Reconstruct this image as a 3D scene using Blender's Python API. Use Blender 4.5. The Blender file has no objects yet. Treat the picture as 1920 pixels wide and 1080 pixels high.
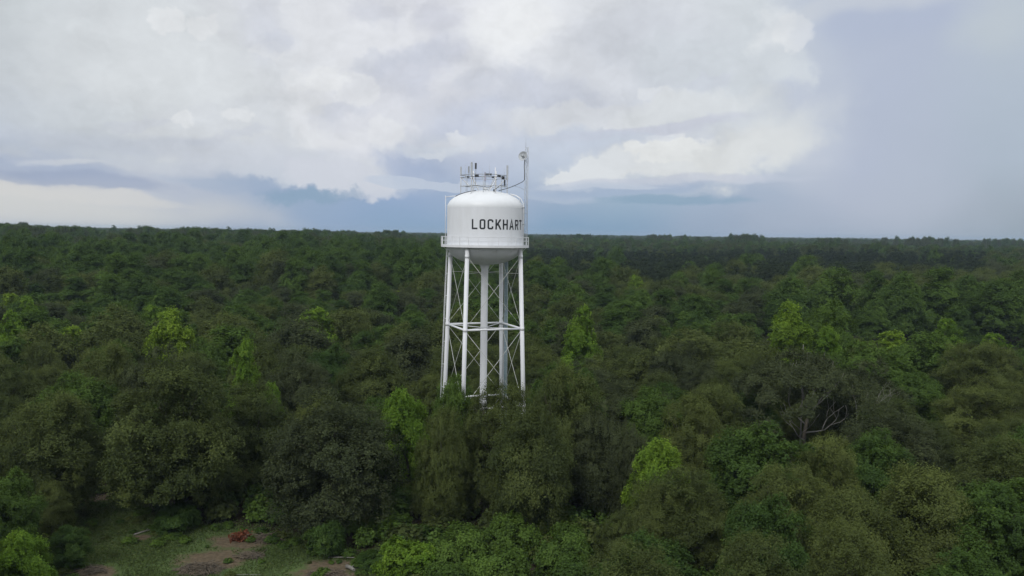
import bpy, math, random
import numpy as np
from mathutils import Vector, Matrix, Euler
from mathutils import noise as mnoise

random.seed(7)
RNG = np.random.default_rng(11)
scene = bpy.context.scene
COL = scene.collection
PI = math.pi
R_ = math.radians

# ---------------------------------------------------------------- camera
FPX = 1600.0                     # focal length in pixels of the 1920 wide photograph
EYE = 34.4
PITCH = math.atan(101.8 / FPX)
ROLL = R_(0.80)
cam_d = bpy.data.cameras.new('camera')
cam = bpy.data.objects.new('camera', cam_d)
COL.objects.link(cam)
cam_d.sensor_width = 36.0
cam_d.lens = 36.0 * FPX / 1920.0
cam_d.clip_start = 0.5
cam_d.clip_end = 30000
cam.location = (0, 0, EYE)
CAMR = Matrix.Rotation(PI / 2 - PITCH, 3, 'X') @ Matrix.Rotation(ROLL, 3, 'Z')
cam.rotation_euler = CAMR.to_euler()
scene.camera = cam
CAMN = np.array(CAMR)

def ray(px, py):
    d = CAMR @ Vector(((px - 960) / FPX, (540 - py) / FPX, -1.0))
    return d.normalized()

def project(x, y, z):
    v = CAMR.transposed() @ Vector((x, y, z - EYE))
    if v.z > -0.1:
        return None
    return 960 + FPX * v.x / -v.z, 540 - FPX * v.y / -v.z

def at_height(px, py, z):
    """point on the horizontal plane z seen at that pixel"""
    d = ray(px, py)
    t = (z - EYE) / d.z
    return Vector((d.x * t, d.y * t, z))

# ---------------------------------------------------------------- view / render settings
scene.view_settings.view_transform = 'Standard'
scene.view_settings.look = 'None'
scene.view_settings.exposure = 0.0
scene.view_settings.gamma = 1.0
scene.view_settings.use_curve_mapping = False
scene.render.engine = 'CYCLES'
cy = scene.cycles
cy.max_bounces = 6
cy.diffuse_bounces = 3
cy.glossy_bounces = 2
cy.transmission_bounces = 3
cy.volume_bounces = 0
cy.transparent_max_bounces = 8
cy.use_denoising = True
cy.sample_clamp_indirect = 4

def lin(c):
    return tuple(((v / 255.0) / 12.92 if v / 255.0 <= 0.04045 else ((v / 255.0 + 0.055) / 1.055) ** 2.4) for v in c)

# ---------------------------------------------------------------- sky
SUN_EL, SUN_AZ = R_(40), R_(205)         # the sun is high behind the camera, veiled by cloud
world = bpy.data.worlds.new('World')
scene.world = world
world.use_nodes = True
nt = world.node_tree
nt.nodes.clear()
N, L = nt.nodes.new, nt.links.new

def wmath(op, a, b=None, c=None, clamp=False):
    n = N('ShaderNodeMath'); n.operation = op; n.use_clamp = clamp
    for i, v in enumerate((a, b, c)):
        if v is None: continue
        if isinstance(v, (int, float)): n.inputs[i].default_value = v
        else: L(v, n.inputs[i])
    return n.outputs[0]

def wmix(fac, a, b, mode='MIX'):
    n = N('ShaderNodeMix'); n.data_type = 'RGBA'; n.blend_type = mode; n.clamp_factor = True
    for i, v in ((0, fac), (6, a), (7, b)):
        if isinstance(v, (int, float)): n.inputs[i].default_value = v
        elif isinstance(v, tuple): n.inputs[i].default_value = (*v[:3], 1)
        else: L(v, n.inputs[i])
    return n.outputs[2]

def wmap(v, a, b, c=0.0, d=1.0, smooth=True):
    n = N('ShaderNodeMapRange'); n.interpolation_type = 'SMOOTHSTEP' if smooth else 'LINEAR'; n.clamp = True
    L(v, n.inputs[0])
    for i, q in enumerate((a, b, c, d)): n.inputs[1 + i].default_value = q
    return n.outputs[0]

tc = N('ShaderNodeTexCoord')
sep = N('ShaderNodeSeparateXYZ'); L(tc.outputs['Generated'], sep.inputs[0])
az = wmath('MULTIPLY', wmath('ARCTAN2', sep.outputs[0], sep.outputs[1]), 180 / PI)
el = wmath('MULTIPLY', wmath('ARCSINE', sep.outputs[2]), 180 / PI)
comb = N('ShaderNodeCombineXYZ'); L(az, comb.inputs[0]); L(el, comb.inputs[1])
AE = comb.outputs[0]

def azel(px, py):
    d = ray(px, py)
    return math.degrees(math.atan2(d.x, d.y)), math.degrees(math.asin(d.z))

def wnoise(vec, scale, detail=5, rough=0.55, dist=0.0, stretch=(1, 1, 1), off=(0, 0, 0)):
    mp = N('ShaderNodeMapping'); L(vec, mp.inputs[0])
    mp.inputs['Scale'].default_value = stretch; mp.inputs['Location'].default_value = off
    n = N('ShaderNodeTexNoise'); L(mp.outputs[0], n.inputs['Vector'])
    n.inputs['Scale'].default_value = scale; n.inputs['Detail'].default_value = detail
    n.inputs['Roughness'].default_value = rough; n.inputs['Distortion'].default_value = dist
    return n

def warp(amp_x, amp_y, scale, detail, rough=0.55, off=(0, 0, 0), stretch=(1, 1, 1)):
    n = wnoise(AE, scale, detail, rough, 0, stretch, off)
    s = N('ShaderNodeVectorMath'); s.operation = 'SUBTRACT'; L(n.outputs['Color'], s.inputs[0]); s.inputs[1].default_value = (.5, .5, .5)
    m = N('ShaderNodeVectorMath'); m.operation = 'MULTIPLY'; L(s.outputs[0], m.inputs[0]); m.inputs[1].default_value = (amp_x, amp_y, 0)
    a = N('ShaderNodeVectorMath'); a.operation = 'ADD'; L(m.outputs[0], a.inputs[0]); L(AE, a.inputs[1])
    return a.outputs[0]

W_SOFT = warp(9, 4.5, 0.11, 3, 0.5)
W_BIL = warp(5.5, 4.2, 0.26, 9, 0.66, (3, 5, 0))
W_WISP = warp(9, 1.8, 0.16, 5, 0.6, (9, 1, 0), (1, 2.6, 1))

# broad colour of the cloud cover at five heights of the sky, left to right
ROWS = {
 432: [(0,(200,203,206)),(220,(194,199,204)),(420,(172,182,199)),(620,(143,166,196)),(780,(133,162,192)),(1150,(128,158,186)),(1330,(150,167,190)),(1500,(163,175,194)),(1700,(160,172,188)),(1900,(146,160,172))],
 372: [(0,(203,205,206)),(200,(203,205,208)),(400,(182,190,205)),(560,(150,170,196)),(760,(146,168,200)),(960,(160,176,200)),(1150,(152,174,196)),(1350,(160,176,198)),(1600,(174,183,201)),(1900,(158,170,184))],
 300: [(0,(176,186,204)),(250,(190,197,210)),(500,(204,209,219)),(700,(207,211,221)),(860,(186,195,214)),(1050,(190,200,216)),(1300,(206,211,220)),(1480,(194,201,214)),(1600,(177,186,206)),(1900,(171,183,198))],
 190: [(0,(196,202,208)),(300,(211,216,220)),(560,(219,222,228)),(760,(216,218,226)),(960,(206,210,220)),(1150,(208,213,222)),(1400,(206,212,218)),(1540,(188,196,211)),(1650,(179,188,207)),(1900,(178,189,203))],
 0: [(0,(200,206,209)),(300,(213,218,222)),(560,(220,223,230)),(760,(222,224,231)),(960,(232,234,238)),(1200,(215,219,225)),(1440,(207,213,218)),(1600,(187,196,212)),(1720,(180,189,208)),(1900,(190,199,208))],
}
NEUT = (210, 214, 218)
azW = N('ShaderNodeSeparateXYZ'); L(W_SOFT, azW.inputs[0])
fac_az = wmap(azW.outputs[0], -90, 90, 0, 1, False)
prev = None
rows = sorted(ROWS.items(), reverse=True)
for py, stops in rows:
    r = N('ShaderNodeValToRGB'); cr = r.color_ramp; cr.interpolation = 'EASE'
    L(fac_az, r.inputs[0])
    e0, e1 = cr.elements[0], cr.elements[1]
    e0.position = (-62 + 90) / 180; e0.color = (*lin(NEUT), 1)
    e1.position = (62 + 90) / 180; e1.color = (*lin(NEUT), 1)
    for px, c in stops:
        a, _ = azel(px, py)
        e = cr.elements.new((a + 90) / 180); e.color = (*lin(c), 1)
    _, e_here = azel(960, py)
    if prev is None:
        skyc = r.outputs[0]
    else:
        skyc = wmix(wmap(azW.outputs[1], e_prev, e_here, 0, 1, False), skyc, r.outputs[0])
    prev, e_prev = py, e_here
skyc = wmix(wmap(el, 17, 30), skyc, lin((222, 226, 230)))
ZEN = wmap(el, 22, 65, 1.0, 1.42)      # an overcast sky is brightest overhead

def blob(px, py, rx, ry, col, amt, rot=0.0, w=None, lo=0.0, hi=0.6):
    """a patch of cloud: centre and half axes given in photograph pixels, stored as azimuth and elevation"""
    global skyc
    a, e = azel(px, py)
    k = math.degrees(1.0 / FPX)
    mp = N('ShaderNodeMapping'); mp.vector_type = 'TEXTURE'
    L(w if w is not None else W_SOFT, mp.inputs[0])
    mp.inputs['Location'].default_value = (a, e, 0)
    mp.inputs['Rotation'].default_value = (0, 0, R_(rot))
    mp.inputs['Scale'].default_value = (rx * k, ry * k, 1)
    g = N('ShaderNodeTexGradient'); g.gradient_type = 'SPHERICAL'; L(mp.outputs[0], g.inputs[0])
    f = wmap(g.outputs[1], lo, min(1.0, hi * 1.35 + .08) if hi > .26 else hi * 1.05 + .03, 0, amt)
    skyc = wmix(f, skyc, lin(col))

B = W_BIL
# great pale anvil on the left and centre
blob(330, 130, 330, 190, (219, 223, 226), .7, 8, B, .0, .5)
blob(160, 240, 260, 70, (206, 212, 217), .6, 0, B, .0, .5)
blob(640, 60, 330, 120, (227, 229, 233), .7, -15, B, .0, .5)
blob(490, 60, 80, 70, (212, 216, 226), .7, 60, B, .05, .6)
blob(470, 235, 260, 60, (212, 216, 221), .8, 4, B, .05, .25)
blob(620, 200, 120, 110, (227, 229, 233), .8, 20, B, .1, .3)
blob(760, 130, 170, 55, (202, 206, 218), .8, 24, B, .02, .35)
blob(700, 190, 150, 40, (205, 209, 221), .7, 20, B, .02, .35)
blob(960, 60, 120, 90, (238, 240, 242), .9, 0, B, .0, .5)
blob(700, 240, 130, 110, (221, 223, 229), .75, 55, B, .05, .35)
blob(820, 40, 60, 40, (203, 206, 217), .6, 0, B, .0, .5)
blob(700, 15, 70, 30, (206, 209, 219), .7, 0, B, .0, .5)
blob(900, 230, 120, 60, (196, 203, 220), .6, 10, B, .0, .5)
blob(860, 270, 110, 30, (206, 212, 222), .6, 0, W_WISP, .0, .4)
blob(1080, 130, 160, 70, (218, 221, 227), .6, -15, B, .0, .4)
blob(1030, 165, 130, 45, (198, 203, 216), .6, -10, B, .0, .4)
blob(1180, 60, 150, 70, (209, 213, 221), .6, 0, B, .0, .4)
blob(1300, 110, 150, 70, (204, 210, 216), .6, 0, B, .0, .4)
blob(1450, 60, 60, 50, (224, 228, 231), .7, 30, B, .05, .4)
blob(1480, 140, 55, 60, (214, 220, 225), .7, 0, B, .05, .4)
blob(1480, 190, 50, 40, (186, 194, 211), .7, 0, B, .0, .5)
W_CRISP = warp(2.6, 2.4, 0.62, 8, 0.6, (7, 2, 0))
for (bx_, by_, rx_, ry_, am_) in ((312, 38, 34, 26, .6), (378, 52, 30, 20, .5), (610, 148, 46, 30, .6), (665, 170, 50, 34, .5), (345, 216, 30, 14, .45), (442, 216, 30, 16, .45), (560, 150, 34, 18, .4), (720, 250, 40, 34, .4),
        (1160, 235, 30, 14, .4), (860, 258, 28, 16, .5), (810, 288, 36, 8, .4), (1230, 180, 34, 16, .4), (1250, 266, 40, 16, .6), (1310, 278, 40, 18, .5), (1175, 300, 34, 18, .4), (985, 40, 60, 44, .5), (1490, 60, 36, 30, .5), (505, 95, 34, 20, .4)):
    blob(bx_, by_, rx_, ry_, (232, 234, 236), am_, 0, W_CRISP, .0, .24)
for (bx_, by_, rx_, ry_, am_) in ((520, 82, 44, 26, .5), (700, 120, 60, 22, .45), (790, 100, 60, 20, .45), (640, 210, 60, 18, .4), (1060, 190, 90, 14, .5), (430, 255, 90, 12, .4), (250, 230, 80, 10, .35), (890, 150, 70, 18, .4), (1330, 150, 60, 18, .4)):
    blob(bx_, by_, rx_, ry_, (199, 204, 216), am_, 12, W_CRISP, .0, .34)
# left: dark shelf cloud with a bright slot above the horizon
blob(330, 275, 420, 26, (190, 197, 211), .55, -2, W_WISP, .0, .5)
blob(60, 312, 260, 22, (160, 174, 200), .7, -4, W_WISP, .0, .45)
blob(150, 338, 190, 20, (156, 168, 193), .75, -4, W_WISP, .0, .3)
blob(130, 304, 120, 8, (214, 217, 221), .5, 0, W_WISP, .0, .5)
blob(120, 392, 430, 52, (208, 209, 208), .8, -3, W_SOFT, .0, .5)
blob(90, 356, 260, 16, (211, 211, 210), .7, -6, W_WISP, .02, .3)
# the belly under the anvil
blob(560, 310, 280, 42, (205, 210, 219), .7, -6, B, .02, .3)
blob(640, 330, 130, 40, (207, 211, 221), .85, -14, B, .05, .25)
blob(560, 356, 150, 24, (147, 166, 194), .75, -6, B, .0, .35)
blob(580, 365, 110, 26, (137, 163, 188), .8, 0, B, .0, .35)
blob(420, 350, 110, 16, (160, 176, 200), .6, -4, W_WISP, .0, .4)
blob(770, 312, 90, 40, (160, 175, 204), .65, -20, B, .0, .5)
# scraps of cloud behind the tank and the blue rain below
blob(880, 262, 90, 28, (212, 216, 224), .7, 5, B, .03, .3)
blob(800, 283, 80, 14, (205, 212, 222), .6, 0, W_WISP, .0, .3)
blob(800, 345, 130, 12, (192, 202, 218), .8, -5, W_WISP, .02, .2)
blob(1010, 365, 150, 14, (176, 189, 208), .7, -4, W_WISP, .0, .3)
# bright heaped cumulus right of the tower
blob(1120, 215, 270, 34, (216, 219, 224), .8, 4, B, .03, .3)
blob(1290, 205, 190, 36, (216, 220, 223), .8, 5, B, .03, .34)
blob(1210, 243, 270, 13, (200, 204, 217), .8, 6, W_WISP, .0, .3)
blob(1090, 262, 190, 18, (196, 205, 220), .5, 3, W_WISP, .0, .3)
blob(1430, 262, 190, 66, (212, 217, 221), .75, 22, B, .0, .5)
blob(1240, 306, 250, 48, (221, 224, 226), .9, 6, B, .04, .28)
blob(1250, 284, 90, 34, (229, 231, 231), .9, 0, B, .06, .18)
blob(1390, 286, 170, 56, (219, 222, 223), .8, 12, B, .02, .42)
blob(1120, 320, 100, 30, (219, 223, 227), .9, 10, B, .06, .18)
blob(1260, 342, 290, 14, (196, 202, 216), .75, 3, W_WISP, .0, .3)
blob(1180, 358, 250, 16, (160, 177, 202), .75, 2, W_WISP, .0, .35)
blob(1260, 378, 170, 12, (134, 162, 186), .75, 0, W_WISP, .0, .35)
blob(1120, 350, 130, 8, (198, 206, 219), .6, 0, W_WISP, .0, .3)
# grey veil of rain on the right
blob(1660, 45, 110, 55, (176, 186, 207), .7, 0, W_SOFT, .0, .6)
blob(1700, 330, 170, 240, (178, 187, 203), .55, 0, W_SOFT, .0, .7)
blob(1860, 60, 130, 60, (192, 201, 208), .6, 0, W_SOFT, .0, .6)
blob(1600, 15, 200, 28, (205, 210, 216), .5, 6, W_SOFT, .0, .5)

# fine billows: slight light and dark in the vapour, fading out in the rain veil and at the horizon
fine = wnoise(W_SOFT, 0.42, 8, 0.6, 0.4, (1, 1.5, 1))
fine2 = wnoise(B, 0.95, 6, 0.55, 0.2, (1, 1.4, 1), (4, 2, 0))
am = wmath('MULTIPLY', wmap(el, 1.5, 6.5), wmap(az, 14, 20, 1, .12))
vmp = N('ShaderNodeMapping'); L(B, vmp.inputs[0]); vmp.inputs['Scale'].default_value = (1, 1.45, 1); vmp.inputs['Location'].default_value = (2, 7, 0)
vor = N('ShaderNodeTexVoronoi'); vor.feature = 'SMOOTH_F1'; vor.inputs['Scale'].default_value = .36; vor.inputs['Detail'].default_value = 4
vor.inputs['Roughness'].default_value = .55; vor.inputs['Smoothness'].default_value = .35; L(vmp.outputs[0], vor.inputs['Vector'])
pmask = wmap(wnoise(AE, .13, 2, .5, 0, (1, 1.6, 1), (5, 5, 0)).outputs[0], .40, .62)
puff = wmath('MULTIPLY', wmath('SUBTRACT', 0.45, vor.outputs['Distance']), wmath('MULTIPLY', pmask, 0.11))
d1 = wmath('MULTIPLY', wmath('SUBTRACT', fine.outputs[0], 0.5), 0.17)
d2 = wmath('MULTIPLY', wmath('SUBTRACT', fine2.outputs[0], 0.5), 0.15)
gain = wmath('MULTIPLY', wmath('MULTIPLY_ADD', wmath('ADD', wmath('ADD', d1, d2), puff), am, 1.0), ZEN)
gm = N('ShaderNodeVectorMath'); gm.operation = 'SCALE'; L(skyc, gm.inputs[0]); L(gain, gm.inputs['Scale'])
sc10 = N('ShaderNodeVectorMath'); sc10.operation = 'SCALE'; L(gm.outputs[0], sc10.inputs[0]); sc10.inputs['Scale'].default_value = 10.2
nis = N('ShaderNodeTexSky'); nis.sky_type = 'NISHITA'; nis.sun_disc = False
nis.sun_elevation = SUN_EL; nis.sun_rotation = SUN_AZ
final = wmix(0.03, sc10.outputs[0], nis.outputs[0])
bg = N('ShaderNodeBackground'); L(final, bg.inputs[0]); bg.inputs[1].default_value = 0.1
wo = N('ShaderNodeOutputWorld'); L(bg.outputs[0], wo.inputs[0])
world.cycles.sampling_method = 'MANUAL'
world.cycles.sample_map_resolution = 512

# ---------------------------------------------------------------- sun behind cloud
sd = bpy.data.lights.new('sun', 'SUN'); sd.energy = 1.25; sd.angle = R_(14); sd.color = (1.0, 0.98, 0.95)
sun = bpy.data.objects.new('sun', sd); COL.objects.link(sun)
sdir = Vector((math.sin(SUN_AZ) * math.cos(SUN_EL), math.cos(SUN_AZ) * math.cos(SUN_EL), math.sin(SUN_EL)))
sun.rotation_euler = sdir.to_track_quat('Z', 'Y').to_euler()
sun.location = (0, 0, 200)

# ---------------------------------------------------------------- helpers
def tag(o, label=None, cat=None, group=None, kind=None):
    if label: o['label'] = label
    if cat: o['category'] = cat
    if group: o['group'] = group
    if kind: o['kind'] = kind
    return o

def empty(name, loc, parent=None):
    o = bpy.data.objects.new(name, None); COL.objects.link(o); o.location = loc
    o.empty_display_size = 0.5
    if parent: o.parent = parent
    return o

class MB:
    def __init__(s): s.v = []; s.f = []; s.sm = []
    def add(s, vs, fs, smooth=False):
        b = len(s.v); s.v.extend(tuple(v) for v in vs)
        for f in fs: s.f.append(tuple(b + i for i in f)); s.sm.append(smooth)
        return s
    def box(s, c, d, rz=0.0):
        x, y, z = d[0] / 2, d[1] / 2, d[2] / 2
        cr, sr = math.cos(rz), math.sin(rz)
        vs = []
        for sz in (-z, z):
            for (sx, sy) in ((-x, -y), (x, -y), (x, y), (-x, y)):
                vs.append((c[0] + sx * cr - sy * sr, c[1] + sx * sr + sy * cr, c[2] + sz))
        return s.add(vs, [(3, 2, 1, 0), (4, 5, 6, 7), (0, 1, 5, 4), (1, 2, 6, 5), (2, 3, 7, 6), (3, 0, 4, 7)])
    def tube(s, pts, r, n=8, cap=True):
        pts = [Vector(p) for p in pts]
        rs = r if isinstance(r, (list, tuple)) else [r] * len(pts)
        vs = []; fs = []
        ref = None
        for i, p in enumerate(pts):
            if i == 0: t = pts[1] - p
            elif i == len(pts) - 1: t = p - pts[i - 1]
            else: t = (pts[i + 1] - pts[i - 1])
            t.normalize()
            if ref is None:
                ref = Vector((0, 0, 1)) if abs(t.z) < 0.9 else Vector((1, 0, 0))
            a = t.cross(ref)
            if a.length < 1e-4: a = t.cross(Vector((0.3, 1, 0.1)))
            a.normalize(); b = t.cross(a); b.normalize()
            for k in range(n):
                q = 2 * PI * k / n
                vs.append(p + (a * math.cos(q) + b * math.sin(q)) * rs[i])
        for i in range(len(pts) - 1):
            for k in range(n):
                k2 = (k + 1) % n
                fs.append((i * n + k, i * n + k2, (i + 1) * n + k2, (i + 1) * n + k))
        s.add(vs, fs, True)
        if cap:
            b = len(s.v) - len(vs)
            s.f.append(tuple(b + k for k in range(n))[::-1]); s.sm.append(False)
            s.f.append(tuple(b + (len(pts) - 1) * n + k for k in range(n))); s.sm.append(False)
        return s
    def lathe(s, prof, n=64, c=(0, 0), a0=0.0, a1=2 * PI, smooth=True):
        full = abs(a1 - a0 - 2 * PI) < 1e-6
        m = n if full else n + 1
        vs = []; fs = []
        for (r, z) in prof:
            for k in range(m):
                q = a0 + (a1 - a0) * k / n
                vs.append((c[0] + r * math.cos(q), c[1] + r * math.sin(q), z))
        for i in range(len(prof) - 1):
            for k in range(n):
                k2 = (k + 1) % m
                fs.append((i * m + k, i * m + k2, (i + 1) * m + k2, (i + 1) * m + k))
        return s.add(vs, fs, smooth)
    def build(s, name, mat, parent=None, loc=None):
        me = bpy.data.meshes.new(name)
        me.from_pydata(s.v, [], s.f)
        me.polygons.foreach_set('use_smooth', s.sm)
        me.materials.append(mat)
        me.update()
        o = bpy.data.objects.new(name, me); COL.objects.link(o)
        if parent: o.parent = parent
        if loc: o.location = loc
        return o

def new_mat(name, color, rough=0.6, metallic=0.0, noise=None, bump=0.0, spec=0.5):
    """noise = (scale, other colour, low, high)"""
    m = bpy.data.materials.new(name); m.use_nodes = True
    t = m.node_tree; p = t.nodes['Principled BSDF']
    p.inputs['Base Color'].default_value = (*color, 1); p.inputs['Roughness'].default_value = rough
    p.inputs['Metallic'].default_value = metallic; p.inputs['Specular IOR Level'].default_value = spec
    if noise:
        tcn = t.nodes.new('ShaderNodeTexCoord')
        n = t.nodes.new('ShaderNodeTexNoise'); n.inputs['Scale'].default_value = noise[0]; n.inputs['Detail'].default_value = 6
        n.inputs['Roughness'].default_value = 0.65
        mp = t.nodes.new('ShaderNodeMapping'); t.links.new(tcn.outputs['Object'], mp.inputs[0])
        if len(noise) > 4: mp.inputs['Scale'].default_value = noise[4]
        t.links.new(mp.outputs[0], n.inputs['Vector'])
        mr = t.nodes.new('ShaderNodeMapRange'); t.links.new(n.outputs[0], mr.inputs[0])
        mr.inputs[1].default_value = noise[2]; mr.inputs[2].default_value = noise[3]
        mx = t.nodes.new('ShaderNodeMix'); mx.data_type = 'RGBA'
        mx.inputs[6].default_value = (*color, 1); mx.inputs[7].default_value = (*noise[1], 1)
        t.links.new(mr.outputs[0], mx.inputs[0]); t.links.new(mx.outputs[2], p.inputs['Base Color'])
        if bump:
            b = t.nodes.new('ShaderNodeBump'); b.inputs['Strength'].default_value = bump; b.inputs['Distance'].default_value = 0.05
            t.links.new(n.outputs[0], b.inputs['Height']); t.links.new(b.outputs[0], p.inputs['Normal'])
    return m

M_WHITE = new_mat('white_tank_paint', (.81, .83, .865), .42, noise=(0.8, (.72, .735, .75), .48, .82, (1, 1, .18)))
M_WHITE2 = new_mat('white_steel_paint', (.80, .81, .83), .45, noise=(0.8, (.66, .67, .69), .5, .8, (1, 1, .15)))
M_ROD = new_mat('chalky_white_rod_paint', (.60, .61, .58), .5, noise=(1.5, (.45, .45, .40), .45, .8, (1, 1, .3)))
M_ROOFW = new_mat('white_roof_paint', (.80, .82, .84), .42, noise=(0.7, (.72, .74, .76), .5, .8))
M_GALV = new_mat('galvanised_steel', (.42, .44, .46), .5, .35, noise=(3, (.33, .35, .37), .4, .7))
M_GALVL = new_mat('pale_galvanised_steel', (.55, .58, .60), .5, .1, noise=(3, (.47, .49, .52), .4, .7))
M_DARK = new_mat('dark_equipment_housing', (.05, .055, .06), .5, noise=(4, (.08, .085, .09), .4, .7))
M_CABLE = new_mat('black_cable_jacket', (.09, .10, .11), .55, noise=(3, (.13, .14, .15), .4, .7))
M_BLUE = new_mat('blue_grey_cable_jacket', (.30, .38, .42), .5, noise=(2, (.22, .30, .35), .4, .7, (1, 1, .2)))
M_LETTER = new_mat('black_lettering_paint', (.012, .015, .021), .6, noise=(2, (.02, .024, .03), .4, .7))
M_CONC = new_mat('concrete', (.36, .35, .33), .9, noise=(2, (.25, .24, .22), .4, .7), bump=.3)
M_BARK = new_mat('grey_brown_bark', (.12, .105, .08), .9, noise=(3, (.055, .045, .035), .35, .7, (1, 1, .3)), bump=.6)
M_PALE = new_mat('pale_weathered_bark', (.25, .24, .215), .9, noise=(3, (.16, .15, .13), .35, .7, (1, 1, .4)), bump=.6)
M_STICK = new_mat('dry_brushwood', (.15, .118, .082), .95, noise=(1.5, (.08, .068, .052), .35, .7))

# ---------------------------------------------------------------- terrain
def sstep(a, b, x):
    t = np.clip((np.asarray(x, float) - a) / (b - a), 0, 1)
    return t * t * (3 - 2 * t)

def vnoise(x, y, s, seed):
    x = np.asarray(x, float) / s; y = np.asarray(y, float) / s
    out = np.zeros_like(x)
    for k, (fx, fy, ph) in enumerate(((1, .37, .3), (-.53, .91, 1.7), (.71, -.64, 4.1), (1.9, 1.1, 2.2), (-1.3, 1.8, 5.3))):
        out += np.sin(fx * x + fy * y + ph + seed * 1.7) / (1 + .35 * k)
    return out / 3.2

def terrain(x, y):
    x = np.asarray(x, float); y = np.asarray(y, float)
    r = np.hypot(x, y); a = np.degrees(np.arctan2(x, y))
    left = 1 - sstep(-14, 6, a)
    hl = 7 * sstep(210, 430, r) + 3.5 * sstep(430, 760, r) + 2.2 * sstep(760, 1100, r)
    hr = 4 * sstep(300, 560, r) + 5.0 * sstep(560, 1100, r) + 5.0 * sstep(1100, 2300, r)
    h = hl * left + hr * (1 - left)
    h += 3.5 * (1 - sstep(-30, -20, a)) * sstep(700, 950, r)
    h += 3.6 * vnoise(x, y, 80, 11) * sstep(600, 850, r) * (1 - sstep(1500, 2200, r))
    h += (0.3 + 3.0 * sstep(600, 1600, r)) * vnoise(x, y, 330, 1) * sstep(250, 700, r)
    h += 2.0 * sstep(2300, 6500, r) + 3.0 * vnoise(x, y, 900, 5) * sstep(1500, 3500, r)
    h += 1.6 * vnoise(x, y, 60, 21) * sstep(230, 330, r)
    h += 0.25 * vnoise(x, y, 14, 3)
    return h

def th(x, y): return float(terrain(x, y))

CLEAR = [(130, 918), (235, 918), (300, 985), (420, 985), (545, 1000), (705, 1055), (740, 1140), (60, 1160), (115, 1010)]   # corners in the photograph
CLW = [at_height(px, py, 0) for px, py in CLEAR]

def ground_mat():
    m = bpy.data.materials.new('forest_floor_and_clearing'); m.use_nodes = True
    t = m.node_tree; p = t.nodes['Principled BSDF']; p.inputs['Roughness'].default_value = 1.0; p.inputs['Specular IOR Level'].default_value = .1
    geo = t.nodes.new('ShaderNodeNewGeometry')
    def nz(scale, detail=6, off=0, rough=.6):
        mp = t.nodes.new('ShaderNodeMapping'); t.links.new(geo.outputs['Position'], mp.inputs[0]); mp.inputs['Location'].default_value = (off, off, 0)
        n = t.nodes.new('ShaderNodeTexNoise'); n.inputs['Scale'].default_value = scale; n.inputs['Detail'].default_value = detail; n.inputs['Roughness'].default_value = rough
        t.links.new(mp.outputs[0], n.inputs['Vector']); return n.outputs[0]
    def mr(v, a, b):
        q = t.nodes.new('ShaderNodeMapRange'); t.links.new(v, q.inputs[0]); q.inputs[1].default_value = a; q.inputs[2].default_value = b; return q.outputs[0]
    def mix(f, a, b):
        q = t.nodes.new('ShaderNodeMix'); q.data_type = 'RGBA'; t.links.new(f, q.inputs[0])
        for i, v in ((6, a), (7, b)):
            if isinstance(v, tuple): q.inputs[i].default_value = (*v, 1)
            else: t.links.new(v, q.inputs[i])
        return q.outputs[2]
    litter = mix(mr(nz(1.2), .35, .7), (.035, .03, .02), (.07, .058, .04))
    far = mix(mr(nz(.02), .4, .6), (.03, .045, .02), (.05, .07, .03))
    grass = mix(mr(nz(.5, 8), .35, .65), (.06, .095, .03), (.09, .135, .042))
    grass = mix(mr(nz(4.0, 4, 7), .5, .8), grass, (.12, .13, .07))
    dirt = mix(mr(nz(2.2, 8, 3), .3, .7), (.085, .066, .042), (.165, .128, .085))
    at = t.nodes.new('ShaderNodeAttribute'); at.attribute_name = 'bare'
    ac = t.nodes.new('ShaderNodeAttribute'); ac.attribute_name = 'open'
    def add_noise(v, scale, amp, off=0):
        n = nz(scale, 6, off); a = t.nodes.new('ShaderNodeMath'); a.operation = 'MULTIPLY_ADD'; t.links.new(n, a.inputs[0]); a.inputs[1].default_value = amp
        b = t.nodes.new('ShaderNodeMath'); b.operation = 'ADD'; t.links.new(v, b.inputs[0]); b.inputs[1].default_value = -amp / 2
        t.links.new(b.outputs[0], a.inputs[2]); return a.outputs[0]
    openg = mix(mr(add_noise(at.outputs['Fac'], .35, 1.1, 5), .42, .62), grass, dirt)
    base = mix(mr(add_noise(ac.outputs['Fac'], .25, .7), .4, .6), litter, openg)
    t.links.new(base, p.inputs['Base Color'])
    b = t.nodes.new('ShaderNodeBump'); b.inputs['Strength'].default_value = .7; b.inputs['Distance'].default_value = .3
    t.links.new(nz(1.6, 8, 9), b.inputs['Height']); t.links.new(b.outputs[0], p.inputs['Normal'])
    return m

def in_poly(x, y, poly):
    c = False; n = len(poly)
    for i in range(n):
        a, b = poly[i], poly[(i + 1) % n]
        if (a[1] > y) != (b[1] > y) and x < (b[0] - a[0]) * (y - a[1]) / (b[1] - a[1]) + a[0]: c = not c
    return c

def poly_dist(x, y, poly):
    best = 1e9; n = len(poly)
    for i in range(n):
        ax, ay = poly[i][0], poly[i][1]; bx, by = poly[(i + 1) % n][0], poly[(i + 1) % n][1]
        dx, dy = bx - ax, by - ay
        t = max(0, min(1, ((x - ax) * dx + (y - ay) * dy) / (dx * dx + dy * dy)))
        best = min(best, math.hypot(x - ax - t * dx, y - ay - t * dy))
    return best if in_poly(x, y, poly) else -best

BARE = [(at_height(450, 1015, 0), 3.6), (at_height(400, 1050, 0), 4.0), (at_height(262, 1008, 0), 1.6), (at_height(610, 1070, 0), 4), (at_height(185, 930, 0), 3), (at_height(180, 1075, 0), 2.5)]

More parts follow.
